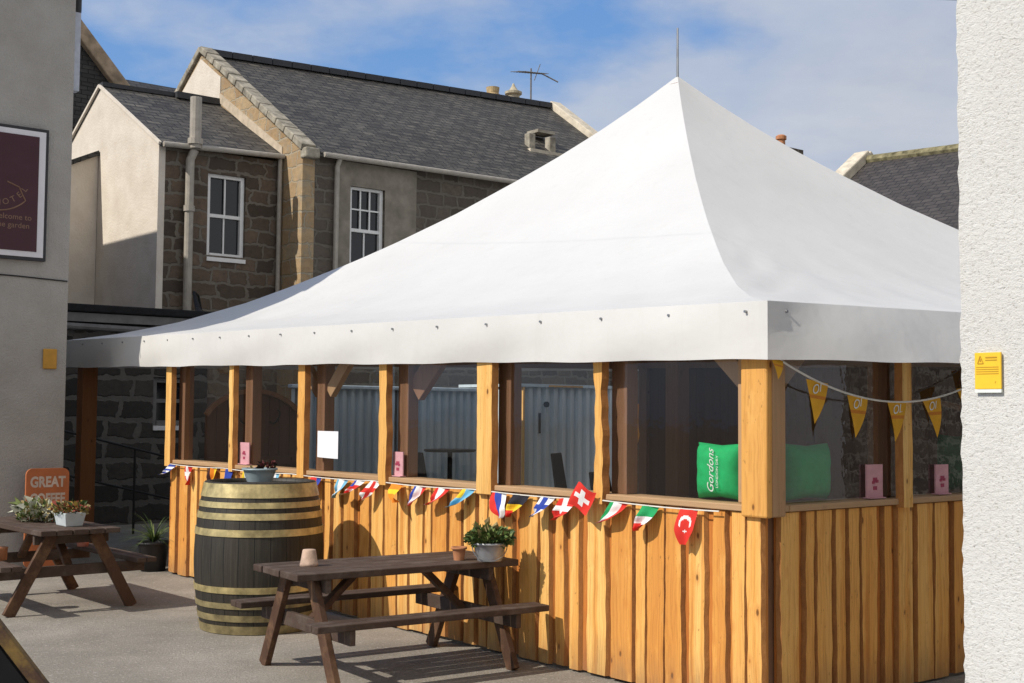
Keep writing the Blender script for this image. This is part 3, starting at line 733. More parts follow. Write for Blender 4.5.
mb = MB(); y_, x_, z_ = 1.70, .62, 1.82
mb.tube([(x_,y_,2.45),(x_,y_,z_)], .003, 5, 1)
NV = 10; vs = []
for j in range(NV+1):
    v = j/NV; hw = .006+.085*(.25+.75*v) if v < .75 else (.006+.085)*(1-(v-.75)/.25*.6)
    for s_ in (-1, 0, 1): vs.append((x_+.02*math.sin(3*v+s_), y_-s_*hw*.55+.02*math.sin(4*v), z_-.28*v))
for j in range(NV):
    for k in range(2): mb.add([vs[q] for q in (j*3+k, (j+1)*3+k, (j+1)*3+k+1, j*3+k+1)], [(0,1,2,3)], 0, .5)
single('hanging_pennant', mb, [M_plain('orange_cloth', (.62,.27,.05), .8, .2), cord_w], 'narrow orange cloth hanging inside the dark window left of the green cushion', 'pennant', (x_,y_,z_))
# bunting of flags under the front rail
def flag_mesh(a0, w, h, pat, sway, curl, twist):
    """pat(u,v)->colour key ; hangs from the cord at x=-.06; v=0 at the cord"""
    NU, NV = 10, 14; keys = []; mb = MB(); vs = []
    for j in range(NV+1):
        v = j/NV
        for i in range(NU+1):
            u = i/NU
            half = w/2*(1-.10*v) if v < .55 else w/2*(.945-.85*((v-.55)/.45)**1.2)
            s = (u-.5)*2*half
            ang = twist*v**1.3
            y = a0-s*math.cos(ang)+sway*v**1.4*h
            x = -.062-abs(curl)*math.sin(v*1.9)*h*.55-s*math.sin(ang)-.012*math.sin(u*5+v*4)-.022*v*math.sin(u*8+a0*9)-.010*v*math.sin(v*11+a0*5+u*3)
            z = cordz(a0)-h*v*(1-.28*abs(sway)*v-.18*abs(curl)*v)
            vs.append((x,y,z))
    for j in range(NV):
        for i in range(NU):
            k = pat((i+.5)/NU, (j+.5)/NV)
            if k not in keys: keys.append(k)
            mb.add([vs[q] for q in (j*(NU+1)+i, j*(NU+1)+i+1, (j+1)*(NU+1)+i+1, (j+1)*(NU+1)+i)], [(0,1,2,3)], keys.index(k), .5)
    return mb, [FC[k] for k in keys]
def cordz(a): return 1.176-.012*abs(math.sin(a*2.3))
V3 = lambda s: (lambda u, v: s[min(2, int(u*3))])
H3 = lambda s: (lambda u, v: s[min(2, int(v*3))])
def crossp(f, c, e=None, cu=.4, cv=.42):
    def p(u, v):
        if e and (abs(u-cu) < .07 or abs(v-cv) < .055): return e
        return c if abs(u-cu) < .15 or abs(v-cv) < .11 else f
    return p
strip5 = lambda a, b, n=7: (lambda u, v: a if int(v*n) % 2 == 0 else b)
disc = lambda f, c: (lambda u, v: c if (u-.5)**2+((v-.42)*1.3)**2 < .05 else f)
FL = [ # px-derived position along the rail, pattern, sway, curl, twist, label
 (8.02, strip5('b','w',7), .95, .35, .3, 'blue and white striped flag'),
 (7.62, crossp('r','w'), -.1, .1, .1, 'red flag with a white cross'),
 (7.06, V3('noy'), .05, .1, .0, 'dark, orange and yellow flag'),
 (6.70, lambda u,v: 'b' if v < .7 else 'y', .0, .12, .1, 'blue flag'),
 (6.32, V3('ywg'), .0, .12, .2, 'yellow, white and green flag'),
 (5.78, V3('lwl'), .0, .15, .1, 'pale blue and white flag'),
 (5.02, lambda u,v: 'b' if u > .55 and v < .4 else ('w' if v+u*.5 > .75 else 'r'), .25, .35, -.3, 'red, white and blue flag'),
 (4.58, V3('lwl'), .45, .25, .5, 'pale blue and white flag'),
 (4.30, lambda u,v: 'b' if (u < .3 and v < .3) else strip5('w','r',5)(u,v), .9, .4, .4, 'striped flag with a blue corner'),
 (4.06, crossp('w','r',None,.5,.42), .4, .5, -.6, 'white flag with a red cross'),
 (3.74, lambda u,v: 'y' if (abs(v-.35) < .1) else 'o', -.55, .75, .5, 'orange flag blown sideways'),
 (3.42, V3('bwr'), .5, .25, .15, 'blue, white and red flag'),
 (3.12, V3('rwr'), .7, .3, .55, 'red, white and red flag'),
 (2.79, lambda u,v: 'y' if (u < .45 and v < .38) else 'l', .85, .3, .2, 'pale blue and yellow flag'),
 (2.42, V3('rbw'), -.35, .35, -.2, 'red, blue and white flag'),
 (2.17, lambda u,v: 'k' if v < .34 else ('y' if v < .66 else 'r'), .45, .3, .2, 'black, yellow and red flag'),
 (1.88, crossp('w','b',None,.45,.42), .5, .45, .35, 'white flag with a blue cross'),
 (1.66, crossp('r','w',None,.45,.40), .45, .35, .3, 'red flag with a white cross, tip blown left'),
 (1.17, V3('gwr'), .75, .25, .35, 'green, white and red flag'),
 (.88, lambda u,v: 'g' if v < .36 else ('w' if v < .64 else 'r'), .45, .25, .25, 'green, white and red flag with its red tip curled left'),
]
bu = thing('bunting', 'string of small national flags along the front rail', 'bunting', (-.06,4.2,1.17))
mb = MB(); mb.tube([(-.066, i*.05, cordz(i*.05)+.001) for i in range(6, 164)], .0045, 5); part('cord', mb, cord_w, bu)
for a, pat, sway, curl, tw, lab in FL:
    m_, mats_ = flag_mesh(a, .168*random.uniform(.82,1.08), .205*random.uniform(.92,1.08), pat, sway*1.15, curl*1.2, tw*1.6)
    part('flag', m_, mats_, bu, smooth=True, label=lab)
# Swiss style square flag blown flat, and the crescent flag
def swiss(u, v): return 'w' if (abs(u-.5) < .11 and abs(v-.5) < .3) or (abs(v-.5) < .11 and abs(u-.5) < .3) else 'r'
mb = MB(); keys = ['r','w']; N = 22
for i in range(N):
    for j in range(N):
        q = []
        for du, dv in ((0,0),(1,0),(1,1),(0,1)):
            u, v = (i+du)/N, (j+dv)/N; s, t = (u-.5)*.17, (v-.5)*.165
            ca, sa = math.cos(.38), math.sin(.38)
            q.append((-.12-.02*math.sin(u*4+v*2)-.03*v, 1.445-(s*ca-t*sa), 1.185-(s*sa+t*ca)+.012*math.sin(6*u)))
        mb.add(q, [(0,1,2,3)], keys.index(swiss((i+.5)/N,(j+.5)/N)), .5)
part('flag', mb, [FC['r'],FC['w']], bu, smooth=True, label='red flag with a white plus, blown up over the rail')
def turk(u, v):
    x, y = (u-.5), (v-.38)*1.35
    if x*x+y*y < .085 and (x)**2+(y-.075)**2 > .05: return 'w'
    if abs(x-.02)+abs(y-.32) < .085: return 'w'
    return 'r'
mb = MB(); keys = ['r','w']; NU, NV = 24, 30; vs = []
for j in range(NV+1):
    v = j/NV
    for i in range(NU+1):
        u = i/NU; half = .070*(1 if v < .55 else 1-.62*((v-.55)/.45)**1.3)
        vs.append((-.068-.035*math.sin(v*2.2)-.012*math.sin(u*4+v*3), .545-(u-.5)*2*half+.02*v, cordz(.54)-.215*v))
for j in range(NV):
    for i in range(NU): mb.add([vs[q] for q in (j*(NU+1)+i, j*(NU+1)+i+1, (j+1)*(NU+1)+i+1, (j+1)*(NU+1)+i)], [(0,1,2,3)], keys.index(turk((i+.5)/NU,(j+.5)/NV)), .5)
part('flag', mb, [FC['r'],FC['w']], bu, smooth=True, label='red flag with a white crescent and star')

# yellow pennants on the shaded side
pb = thing('bunting', 'yellow pennants hung on a white cord across the shaded side', 'bunting', (1.2,-.1,1.9))
def pcz(b): return 1.838+.232*((b-1.16)/1.16)**2
mb = MB(); mb.tube([(b*.06-.02, -.112, pcz(b*.06-.02)) for b in range(0, 46)], .0065, 6); part('cord', mb, cord_w, pb)
for i, (b, tw) in enumerate(((-.035,.25),(.345,.35),(.745,.35),(1.16,.15),(1.545,.25),(1.95,.3),(2.36,.3))):
    mb = MB(); w = .105 if i else .06; h = .255 if i else .13; NV = 12; lean = -.10*math.copysign(1, 1.2-b) if i else .0; cz = pcz(b); vs = []
    sl = .4*(b-1.16)/1.16*.42
    def P(s, v, off=0.0):   # s -1..1, v 0..1
        x = b+s*w*(1-v)*math.cos(tw*v)+lean*.45*v
        y = -.112-.02*math.sin(v*2.4)-off-s*w*(1-v)*math.sin(tw*v)
        z = cz+s*w*(1-v)*sl-h*v
        return (x, y, z)
    for j in range(NV+1):
        for s_ in (-1,-.33,.33,1): vs.append(P(s_, min(.995, j/NV)))
    for j in range(NV):
        for k in range(3): mb.add([vs[q] for q in (j*4+k, (j+1)*4+k, (j+1)*4+k+1, j*4+k+1)], [(0,1,2,3)], 1 if 4 <= j <= 4 else 0, .5)
    c = Vector(P(-.05, .19, .004))
    if i: mb.text('OL', c, Vector((math.cos(.2),0,.12)), (0,0,1), .082, 2, .2)
    part('pennant', mb, [pennant_y, pennant_o, white_print], pb)

# ------------------------------------------------------------------ barrel
bc = (W(0,0,0)); bx, by = -2.05, 10.49
br = thing('whisky_barrel', 'tall dark oak barrel with brass coloured hoops', 'barrel', (bx,by,0), 0, True, world=True)
H = 1.18
def br_r(z):
    t = z/H
    return .435+(.52-.435)*math.sin(math.pi*min(1, (t*.93+.05)))**.85 if t < 1.01 else .43
mb = MB(); pr_ = [(br_r(H*i/28)-(.0 if i < 28 else .0), H*i/28) for i in range(29)]
mb.lathe((0,0,0), pr_, 64, cap=False); mb.lathe((0,0,0), [(br_r(H),H),(br_r(H)-.035,H),(br_r(H)-.04,H-.03)], 64, cap=False)
part('staves', mb, barrel_m, br, smooth=True)
mb = MB(); mb.lathe((0,0,0), [(.405,H-.032),(.02,H-.030)], 48); part('head', mb, barrel_m, br)
for z0, z1, m_ in ((1.065,1.172,hoop_m),(.985,1.03,hoop_m),(.895,.945,hoop_m),(.765,.82,hoop_m),(.325,.375,hoop_m),(.205,.25,hoop_old),(.105,.155,hoop_old),(.005,.07,hoop_old)):
    mb = MB(); mb.lathe((0,0,0), [(br_r(z0),z0),(br_r(z0)+.007,z0),(br_r(z1)+.007,z1),(br_r(z1),z1)], 64, cap=False); part('hoop', mb, m_, br, smooth=False)

def bucket(name, label, cat, x, y, z, r0, r1, h, mat, handle=False, rim=.008, world=True, n=32):
    t = thing(name, label, cat, (x,y,z), 0, True, world=world)
    mb = MB(); mb.lathe((0,0,0), [(r0,0),(r0+(r1-r0)*.5,h*.5),(r1,h),(r1+rim,h+.004),(r1+rim,h-.012),(r1+.001,h-.014)], n, cap=False)
    mb.lathe((0,0,0), [(r1-.006,h-.002),(r1-.012,h*.75),(r1-.014,h*.74)], n, cap=False); mb.lathe((0,0,0), [(r0,0),(.01,.001)], n)
    part('body', mb, mat, t, smooth=True)
    mb = MB(); mb.lathe((0,0,0), [(r1-.008,h-.03),(.01,h-.02)], n); part('soil', mb, soil, t)
    if handle:
        mb = MB(); mb.tube([(r1*math.cos(a)*1.03, -r1*.72*abs(math.sin(a))-.02, h-.02-.10*math.sin(a)) for a in [math.pi*i/16 for i in range(17)]], .004, 6); part('handle', mb, steel, t)
    return t
t = bucket('potted_plant', 'greyblue metal pot with dark red leaves on the barrel top', 'potted plant', -2.03, 10.34, H, .10, .135, .105, greyblue)
mb = MB(); mb.leaves((.06,.0,.115), (.06,.06,.03), 90, .04, [0,1,1]); mb.leaves((-.05,.02,.10), (.06,.06,.015), 30, .03, [2]); part('plant', mb, [leaf_red, soil, leaf_straw], t)

# ------------------------------------------------------------------ picnic tables
def picnic(label, x, y, rot):
    t = thing('picnic_table', label, 'picnic table', (x,y,0), rot, True, group='brown stained picnic tables in the yard')
    L = 1.70
    mb = MB()
    for i in range(5): mb.box(-L/2+random.uniform(-.006,.006), L/2+random.uniform(-.006,.006), -.35+i*.142, -.35+i*.142+.133, .675, .720)
    part('table_top', mb, table_x, t, bevel=.006)
    for s in (-1, 1):
        mb = MB()
        for k in range(2): a = s*(.50+k*.095); mb.box(-L/2-.02, L/2+.02, min(a, a+s*.088), max(a, a+s*.088), .40, .442)
        part('bench', mb, table_x, t, bevel=.006)
    for e in (-1, 1):
        xe = e*.67
        for s in (-1, 1):
            mb = MB(); off = .0
            mb.beam((xe, s*.545, 0), (xe, s*.185, .674), .045, .10, (0,1,0)); part('leg', mb, table_leg, t, bevel=.005)
        mb = MB(); mb.beam((xe-e*.046,-.67,.352),(xe-e*.046,.67,.352), .042, .095); part('seat_bearer', mb, table_x, t, bevel=.005)
        mb = MB(); mb.beam((xe-e*.046,-.33,.63),(xe-e*.046,.33,.63), .042, .088); part('top_bearer', mb, table_x, t, bevel=.005)
        mb = MB(); mb.beam((xe-e*.075,0,.36),(xe-e*.42,0,.67), .07, .042); part('diagonal_brace', mb, table_leg, t, bevel=.004)
    return t
picnic('brown picnic table beside the board wall, empty in the middle', -.945, 2.52, -.08)
picnic('brown picnic table by the hotel wall, heaped with plants', -1.80, 6.86, math.pi/2+.02)
# pots on the near table
mb = MB(); mb.lathe((0,0,0), [(.062,0),(.060,.02),(.058,.022),(.044,.105),(.040,.11),(.012,.112)], 24, cap=True)
single('flower_pot', mb, terracotta_pale, 'small pale terracotta pot standing upside down on the near table', 'flower pot', (-1.523,2.614,.72), 0, True, smooth=True)
t = bucket('flower_pot', 'small terracotta pot beside the zinc bucket on the near table', 'flower pot', *W(-.50,2.315,.72), .036, .048, .088, terracotta)
t = bucket('potted_plant', 'zinc bucket of green seedlings at the wall end of the near table', 'potted plant', *W(-.345,2.165,.72), .085, .118, .125, zinc, True)
mb = MB(); mb.leaves((.0,.0,.155), (.155,.13,.06), 520, .048, [0,1,2,0]); mb.leaves((-.02,.0,.17), (.11,.09,.06), 50, .06, [2,3], up=1.2)
part('plant', mb, [leaf_a, leaf_b, leaf_c, leaf_straw], t)
# plants on the left table
r = thing('planter', 'pale trough of orange and yellow flowers on the far table', 'planter', (-1.74,6.42,.72), math.pi/2, True)
mb = MB()
a0, b0, a1, b1, h = .12, .075, .15, .095, .12
mb.hexa([(-a0,-b0,0),(a0,-b0,0),(a0,b0,0),(-a0,b0,0),(-a1,-b1,h),(a1,-b1,h),(a1,b1,h),(-a1,b1,h)]); part('trough', mb, paleblue, r, bevel=.008)
mb = MB(); mb.leaves((0,0,.15), (.19,.14,.055), 420, .045, [0,1,2,2,3,4,5]); part('flowers', mb, [leaf_a, leaf_b, leaf_straw, fl_orange, fl_yellow, fl_red], r)
r = thing('cut_flowers', 'loose heap of pale leaves and flowers on the far table', 'flowers', (-1.80,7.05,.72), math.pi/2, True)
mb = MB(); mb.leaves((0,0,.07), (.26,.16,.10), 560, .055, [0,0,1,2,2,4]); mb.leaves((.02,0,.03), (.2,.17,.03), 110, .04, [3,4]); mb.leaves((.05,.05,.12),(.18,.12,.03), 60, .11, [0,1,0], 1.0, .0)
part('foliage', mb, [leaf_silver, leaf_c, leaf_straw, fl_red, leaf_a], r)
mb = MB(); mb.lathe((0,0,0), [(.075,0),(.08,.10),(.086,.11)], 20); single('flower_pot', mb, terracotta, 'orange pot standing on the bench of the far table', 'flower pot', (-2.31,6.55,.442), 0, True, smooth=True)
mb = MB(); mb.lathe((0,0,0), [(.05,0),(.06,.06),(.063,.07)], 20); single('flower_pot', mb, M_plain('pink_pot', (.5,.2,.16), .7), 'small pink pot under the far table by its bench', 'flower pot', (-1.30,7.25,.442), 0, True, smooth=True)

# spiky plant at the end of the front wall
r = thing('potted_plant', 'spiky green plant in a black pot at the open end of the wall', 'potted plant', (-.06,8.46,0), 0, True)
mb = MB(); mb.lathe((0,0,0), [(.13,0),(.165,.30),(.18,.32),(.18,.29)], 24); part('pot', mb, blackplastic, r, smooth=True)
mb = MB()
for i in range(90):
    a = random.uniform(0, 6.28); L = random.uniform(.32,.60); e = random.uniform(.35,1.3); dx, dy = math.cos(a), math.sin(a); w = .008
    pts = []
    for j in range(6):
        q = j/5; rr = L*q*math.cos(e)*(1+.4*q); zz = .31+L*q*math.sin(e)-.30*L*q*q*(1.5-e*.6)*1.6
        pts.append((dx*rr, dy*rr, zz))
    for j in range(5):
        wa, wb = w*(1-j/5), w*(1-(j+1)/5)
        p, q = Vector(pts[j]), Vector(pts[j+1]); sd = Vector((-dy, dx, 0))
        mb.add([p-sd*wa, p+sd*wa, q+sd*wb, q-sd*wb], [(0,1,2,3)], i % 3)
part('leaves', mb, [leaf_a, leaf_c, leaf_b], r)

# ------------------------------------------------------------------ GREAT board
r = thing('sign_board', 'orange rounded board reading GREAT leaning on the hotel wall', 'sign', (-1.09,8.86,0))
def rrect(x0, x1, z0, z1, rad, y):
    pts = []
    for cx, cz, s in ((x1-rad,z1-rad,0),(x0+rad,z1-rad,1),(x0+rad,z0+rad,2),(x1-rad,z0+rad,3)):
        for k in range(7): a = math.pi/2*(s+k/6); pts.append((cx+rad*math.cos(a), y, cz+rad*math.sin(a)))
    return pts
mb = MB(); mb.prism(rrect(-1.325,-.865,.06,1.115,.07,8.86), (0,.03,0)); part('board', mb, orange_board, r)
mb = MB(); mb.text('GREAT', (-1.095,8.857,.965), (1,0,0), (0,0,1), .155, 0, 0, 'CENTER', .78, .006); mb.text('COFFEE', (-1.095,8.857,.785), (1,0,0), (0,0,1), .155, 0, 0, 'CENTER', .70, .006); part('lettering', mb, cream_print, r)
mb = MB(); mb.box(-1.28,-1.24,8.885,8.915,0,.9); mb.box(-.95,-.91,8.885,8.915,0,.9); part('leg', mb, inner_post, r)

# ------------------------------------------------------------------ hotel (left)
hb = thing('hotel_building', 'tall grey harled hotel wall on the left of the yard', 'building', (-.855,9.08,0))
mb = MB(); mb.prism([(-.855,9.08,0),(-.855,14.0,0),(-1.78,14.0,0),(-1.78,9.08,0)], (0,0,6.45)); mb.prism([(-.855,14.002,0),(-.855,21.5,0),(-6.5,21.5,0),(-6.5,14.002,0)], (0,0,8.42)); part('walls', mb, harl_grey, hb)  # unseen narrow front and tall rear block shaped for where their shadows fall
mb = MB()
mb.prism([(-6.6,13.9,8.425),(-.80,13.9,8.425),(-3.7,13.9,9.6)], (0,7.7,0)); mb.box(-1.83,-.82,9.03,13.99,6.455,6.53); part('roof', mb, slate_dark, hb)
mb = MB(); mb.box(-.852,-.74,9.22,9.34,5.35,6.25); part('vent_casing', mb, M_plain('bluewhite_casing', (.42,.45,.52), .6), hb)
mb = MB(); mb.tube([(-.80,9.30,5.95),(-.76,9.30,6.3),(-.76,9.30,6.43)], .05, 10); part('black_drainpipe', mb, blackplastic, hb)
mb = MB(); mb.tube([(-1.77,9.07,3.19),(-1.4,9.072,3.185),(-.87,9.068,3.165)], .008, 6); part('surface_cable', mb, cable_b, hb)
mb = MB(); mb.box(-1.115,-.965,9.05,9.078,2.19,2.41)
single('wall_plate', mb, ochre, 'small ochre plate low on the hotel wall beside the canopy end', 'sign', (-1.04,9.06,2.19), bevel=.01)
hs = thing('hotel_sign', 'maroon hotel sign with a white line border on the grey wall', 'sign', (-2.0,9.06,3.4))
mb = MB(); mb.box(-1.776,-1.132,9.02,9.079,3.36,4.81); part('edge', mb, sign_black, hs)
mb = MB(); mb.box(-1.745,-1.165,9.012,9.03,3.395,4.775); part('border', mb, sign_frame, hs)
mb = MB(); mb.box(-1.675,-1.238,9.005,9.02,3.455,4.715); part('panel', mb, maroon, hs)
mb = MB()
for i, ch in enumerate('HOTEL'):
    a = .05+.245*i; R_ = .345
    mb.text(ch, (-1.68+R_*math.sin(a), 9.002, 4.30-R_*math.cos(a)), (math.cos(a),0,math.sin(a)), (-math.sin(a),0,math.cos(a)), .09)
mb.text('Welcome to', (-1.30,9.002,3.815), (1,0,0), (0,0,1), .085, 0, 0, 'RIGHT'); mb.text('the garden', (-1.32,9.002,3.725), (1,0,0), (0,0,1), .085, 0, 0, 'RIGHT')
em = MB()
pts = [(-1.68+.43*math.sin(a), 9.002, 4.30-.43*math.cos(a)) for a in [-.5+1.3*k/24 for k in range(25)]]
pts += [(-1.38-.06*t, 9.002, 4.00+.14*t) for t in (.5,1.0)]+[(-1.44-.13*t, 9.002, 4.14+.05*t) for t in (.5,1.0)]
em.tube(pts, .007, 4); part('emblem', em, gilt, hs)
part('lettering', mb, gilt, hs)

for o_ in list(COL.objects):
    if o_.parent is None and o_.name in ('hotel_building','hotel_sign','wall_plate','sign_board'): o_.location += VX*.035+UY*.08
# ------------------------------------------------------------------ white harled building (right)
rb = thing('harled_building', 'bright white rough harled building at the right edge', 'building', (-.553,-1.61,0))
mb = MB(); NZ = 160
# front-left corner is slightly uneven as thrown harling is
prev = None
for i in range(NZ+1):
    z = 7.0*i/NZ; j1 = random.uniform(-.006,.006); j2 = random.uniform(-.007,.004)
    cur = ((-.553, -1.635, z), (-.556+j1*.3, -1.612+j2, z), (-.53, -1.61, z), (-.553, -9.0, z), (3.05, -1.61, z))
    if prev:
        for u_, v_ in ((3,0),(0,1),(1,2),(2,4)): mb.quad(prev[u_], prev[v_], cur[v_], cur[u_], 0, .5)
    prev = cur
mb.quad((3.05,-1.61,0),(3.05,-9,0),(3.05,-9,7),(3.05,-1.61,7)); mb.quad((-.553,-9,0),(-.553,-9,7),(3.05,-9,7),(3.05,-9,0))
part('walls', mb, harl_white, rb)
mb = MB(); mb.prism([(-.62,-1.5,7.0),(-.62,-9.1,7.0),(-.62,-5.3,9.4)], (3.7,0,0)); part('roof', mb, slate_dark, rb)
yn = thing('notice_plate', 'small yellow warning plate screwed to the white harled wall', 'sign', (-.565,-1.76,1.86))
mb = MB(); mb.box(-.573,-.562,-1.823,-1.694,1.874,2.04); part('plate', mb, yellow, yn, bevel=.002)
mb = MB(); mb.box(-.572,-.562,-1.823,-1.694,1.858,1.873); part('lower_strip', mb, white_print, yn)
mb = MB()
P = lambda s, z: (-.5745, -1.694-s*.129, z)
def line(s0, s1, z, th): mb.quad(P(s0,z), P(s1,z), P(s1,z+th), P(s0,z+th))
for a_, b_ in (((.12,1.990),(.22,2.024)),((.22,2.024),(.34,1.990)),((.34,1.990),(.12,1.990))):
    mb.beam(P(*a_), P(*b_), .001, .004)
line(.2,.25,1.998,.012)
line(.42,.86,2.014,.006); line(.42,.86,2.003,.004)
for z in (1.972,1.962,1.952,1.942): line(.06,.92,z,.003)
line(.78,.80,1.900,.010)
part('print', mb, yellow_dark, yn)

# ------------------------------------------------------------------ sash windows and houses
def sash(parent, x0, x1, z0, z1, y, top=(2,1), bot=(2,1), mid=.5):
    f = MB(); fw = .07; d0, d1 = y+.06, y+.16
    f.box(x0, x0+fw, d0, d1, z0, z1); f.box(x1-fw, x1, d0, d1, z0, z1); f.box(x0+fw, x1-fw, d0, d1, z1-fw, z1); f.box(x0+fw, x1-fw, d0-.02, d1, z0, z0+fw*1.1)
    zm = z0+(z1-z0)*mid; f.box(x0+fw, x1-fw, d0+.012, d1, zm-.03, zm+.03)
    for (nx, nz), za, zb, yy in ((top, zm+.03, z1-fw, d0+.022), (bot, z0+fw, zm-.03, d0+.045)):
        for i in range(1, nx): xx = x0+fw+(x1-x0-2*fw)*i/nx; f.box(xx-.014, xx+.014, yy, yy+.03, za, zb)
        for j in range(1, nz): zz = za+(zb-za)*j/nz; f.box(x0+fw, x1-fw, yy+.002, yy+.028, zz-.014, zz+.014)
    w = part('window', f, white_paint, parent)
    g_ = MB(); g_.box(x0+fw, x1-fw, d1-.03, d1-.02, z0+fw, z1-fw); part('pane', g_, win_glass, w)
    s_ = MB(); s_.box(x0-.01, x1+.01, y-.03, y+.14, z0-.075, z0-.004); part('sill', s_, white_paint, w)
    b_ = MB(); b_.quad((x0,d1-.005,z0),(x1,d1-.005,z0),(x1,d1-.005,z1),(x0,d1-.005,z1)); part('reveal_back', b_, win_glass, w)
    return w
def pipe(parent, pts, r, mat=pipe_grey, name='downpipe', collars=()):
    mb = MB(); mb.tube(pts, r, 12)
    for p in collars: mb.tube([(p[0],p[1],p[2]-.05),(p[0],p[1],p[2]+.05)], r*1.3, 12)
    return part(name, mb, mat, parent, smooth=False)

A = thing('stone_house', 'low two storey stone house with a tall cream gable end', 'house', (3.128,15.87,0))
mb = MB(); mb.wall(3.128, 5.478, 0, 6.33, 15.87, [(4.035,4.775,4.49,5.95)], .2)
part('front_wall', mb, stone_a, A)
mb = MB(); mb.prism([(3.108,15.862,0),(3.108,21.3,0),(3.108,21.3,6.33),(3.108,18.6,7.83),(3.108,15.862,6.33)], (.12,0,0)); part('gable_wall', mb, cream, A)
mb = MB(); mb.hexa([(3.10,15.74,6.26),(5.475,15.74,6.36),(5.475,18.6,7.88),(3.10,18.6,7.83),(3.10,15.74,6.33),(5.475,15.74,6.43),(5.475,18.6,7.96),(3.10,18.6,7.90)])
mb.hexa([(3.10,18.6,7.83),(5.475,18.6,7.88),(5.475,21.45,6.3),(3.10,21.45,6.3),(3.10,18.6,7.90),(5.475,18.6,7.96),(5.475,21.45,6.38),(3.10,21.45,6.38)])
part('roof', mb, slate, A)
mb = MB(); mb.beam((3.08,15.76,6.33),(3.08,18.6,7.88), .05, .05); mb.beam((3.08,21.4,6.33),(3.08,18.6,7.88), .05, .05); part('verge', mb, cream, A)
mb = MB(); mb.beam((3.1,18.6,7.90),(5.47,18.6,7.96), .22, .08); part('ridge', mb, lead, A)
mb = MB(); mb.box(4.55,5.47,18.38,18.75,7.86,7.985); part('lead_gutter_box', mb, lead, A)
mb = MB(); mb.tube([(3.12,15.70,6.31),(5.44,15.70,6.40)], .048, 10); part('gutter', mb, pipe_grey, A)
sash(A, 4.04, 4.77, 4.46, 5.96, 15.87, (2,1), (2,1), .50)
pipe(A, [(3.68,15.66,7.20),(3.68,15.66,6.30)], .10, name='soil_pipe', collars=[(3.68,15.66,6.42)])
pipe(A, [(3.69,15.70,6.28),(3.63,15.74,6.1),(3.63,15.74,3.0)], .075, name='soil_pipe', collars=[(3.63,15.74,5.25)])
pipe(A, [(5.40,15.76,6.36),(5.40,15.78,3.0)], .042)
lt = thing('lean_to', 'cream rendered lean-to against the tall gable end', 'lean-to', (2.2,18.6,0))
mb = MB(); mb.prism([(3.10,18.62,0),(3.10,18.62,6.55),(.8,18.62,5.45),(.8,18.62,0)], (0,2.4,0)); part('walls', mb, cream, lt)
mb = MB(); mb.beam((3.10,19.8,6.60),(.75,19.8,5.48), 2.5, .08); part('roof', mb, slate_dark, lt)

B = thing('stone_house', 'long stone house with a slate roof and coped gables', 'house', (5.478,15.07,0))
ez = lambda x: 6.39+(x-5.478)*.008
rz = lambda x: 9.10+(x-5.478)*.040
mb = MB(); mb.wall(5.478, 15.2, 0, 6.36, 15.07, [(6.475,7.235,4.30,5.90)], .2)
mb.quad((5.478,15.07,6.36),(15.2,15.07,6.36),(15.2,15.07,6.47),(5.478,15.07,6.39))
part('front_wall', mb, stone_b, B)
mb = MB(); mb.box(6.20,7.95,15.06,15.069,3.2,6.36)
# smooth render patch round the window, in four pieces
mb = MB(); mb.wall(6.22, 7.95, 3.0, 6.34, 15.058, [(6.475,7.235,4.30,5.90)], .02); part('render_patch', mb, M_plain('grey_render', (.25,.225,.185), .9, .1, 0, .3, 3), B)
mb = MB(); mb.prism([(5.470,15.064,0),(5.470,23.4,0),(5.470,23.4,6.4),(5.470,19.3,9.05),(5.470,15.064,6.38)], (.25,0,0)); part('gable_wall', mb, gable_stone, B)
mb = MB(); mb.prism([(5.455,18.38,7.96),(5.455,18.38,8.42),(5.455,19.30,8.98),(5.455,20.7,8.12),(5.455,20.7,7.6)], (.012,0,0)); part('render_panel', mb, cream, B)
mb = MB(); mb.prism([(5.452,15.80,6.38),(5.452,15.80,6.60),(5.452,18.40,8.10),(5.452,18.40,7.9)], (.015,0,0)); part('flashing', mb, cement, B)
mb = MB()
xa, xb = 5.65, 15.0
mb.hexa([(xa,14.93,ez(xa)-.06),(xb,14.93,ez(xb)-.06),(xb,19.3,rz(xb)-.08),(xa,19.3,rz(xa)-.08),(xa,14.93,ez(xa)+.02),(xb,14.93,ez(xb)+.02),(xb,19.3,rz(xb)),(xa,19.3,rz(xa))])
mb.hexa([(xa,19.3,rz(xa)-.08),(xb,19.3,rz(xb)-.08),(xb,23.6,6.35),(xa,23.6,6.35),(xa,19.3,rz(xa)),(xb,19.3,rz(xb)),(xb,23.6,6.45),(xa,23.6,6.45)]); part('roof', mb, slate, B)
mb = MB()
for i in range(20):
    x0_ = xa+(xb-xa)*i/20; x1_ = xa+(xb-xa)*(i+1)/20-.02; mb.beam((x0_,19.3,rz(x0_)+.03),(x1_,19.3,rz(x1_)+.03), .26, .13)
part('ridge', mb, lead, B)
mb = MB()
for i in range(13):
    t0, t1 = i/13, (i+1)/13-.004; L_ = lambda t: (5.56, 15.02+(19.3-15.02)*t, 6.42+(9.13-6.42)*t+.06+random.uniform(-.01,.01))
    mb.beam(L_(t0), L_(t1), .30, .13)
for i in range(8):
    t0, t1 = i/8, (i+1)/8-.004; L_ = lambda t: (5.56, 19.3+4.1*t, 9.13-2.65*t+.06)
    mb.beam(L_(t0), L_(t1), .30, .13)
part('coping', mb, coping, B, bevel=.02)
mb = MB(); mb.box(5.44,5.74,14.90,15.12,6.28,6.47); part('skew_putt', mb, coping, B, bevel=.03)
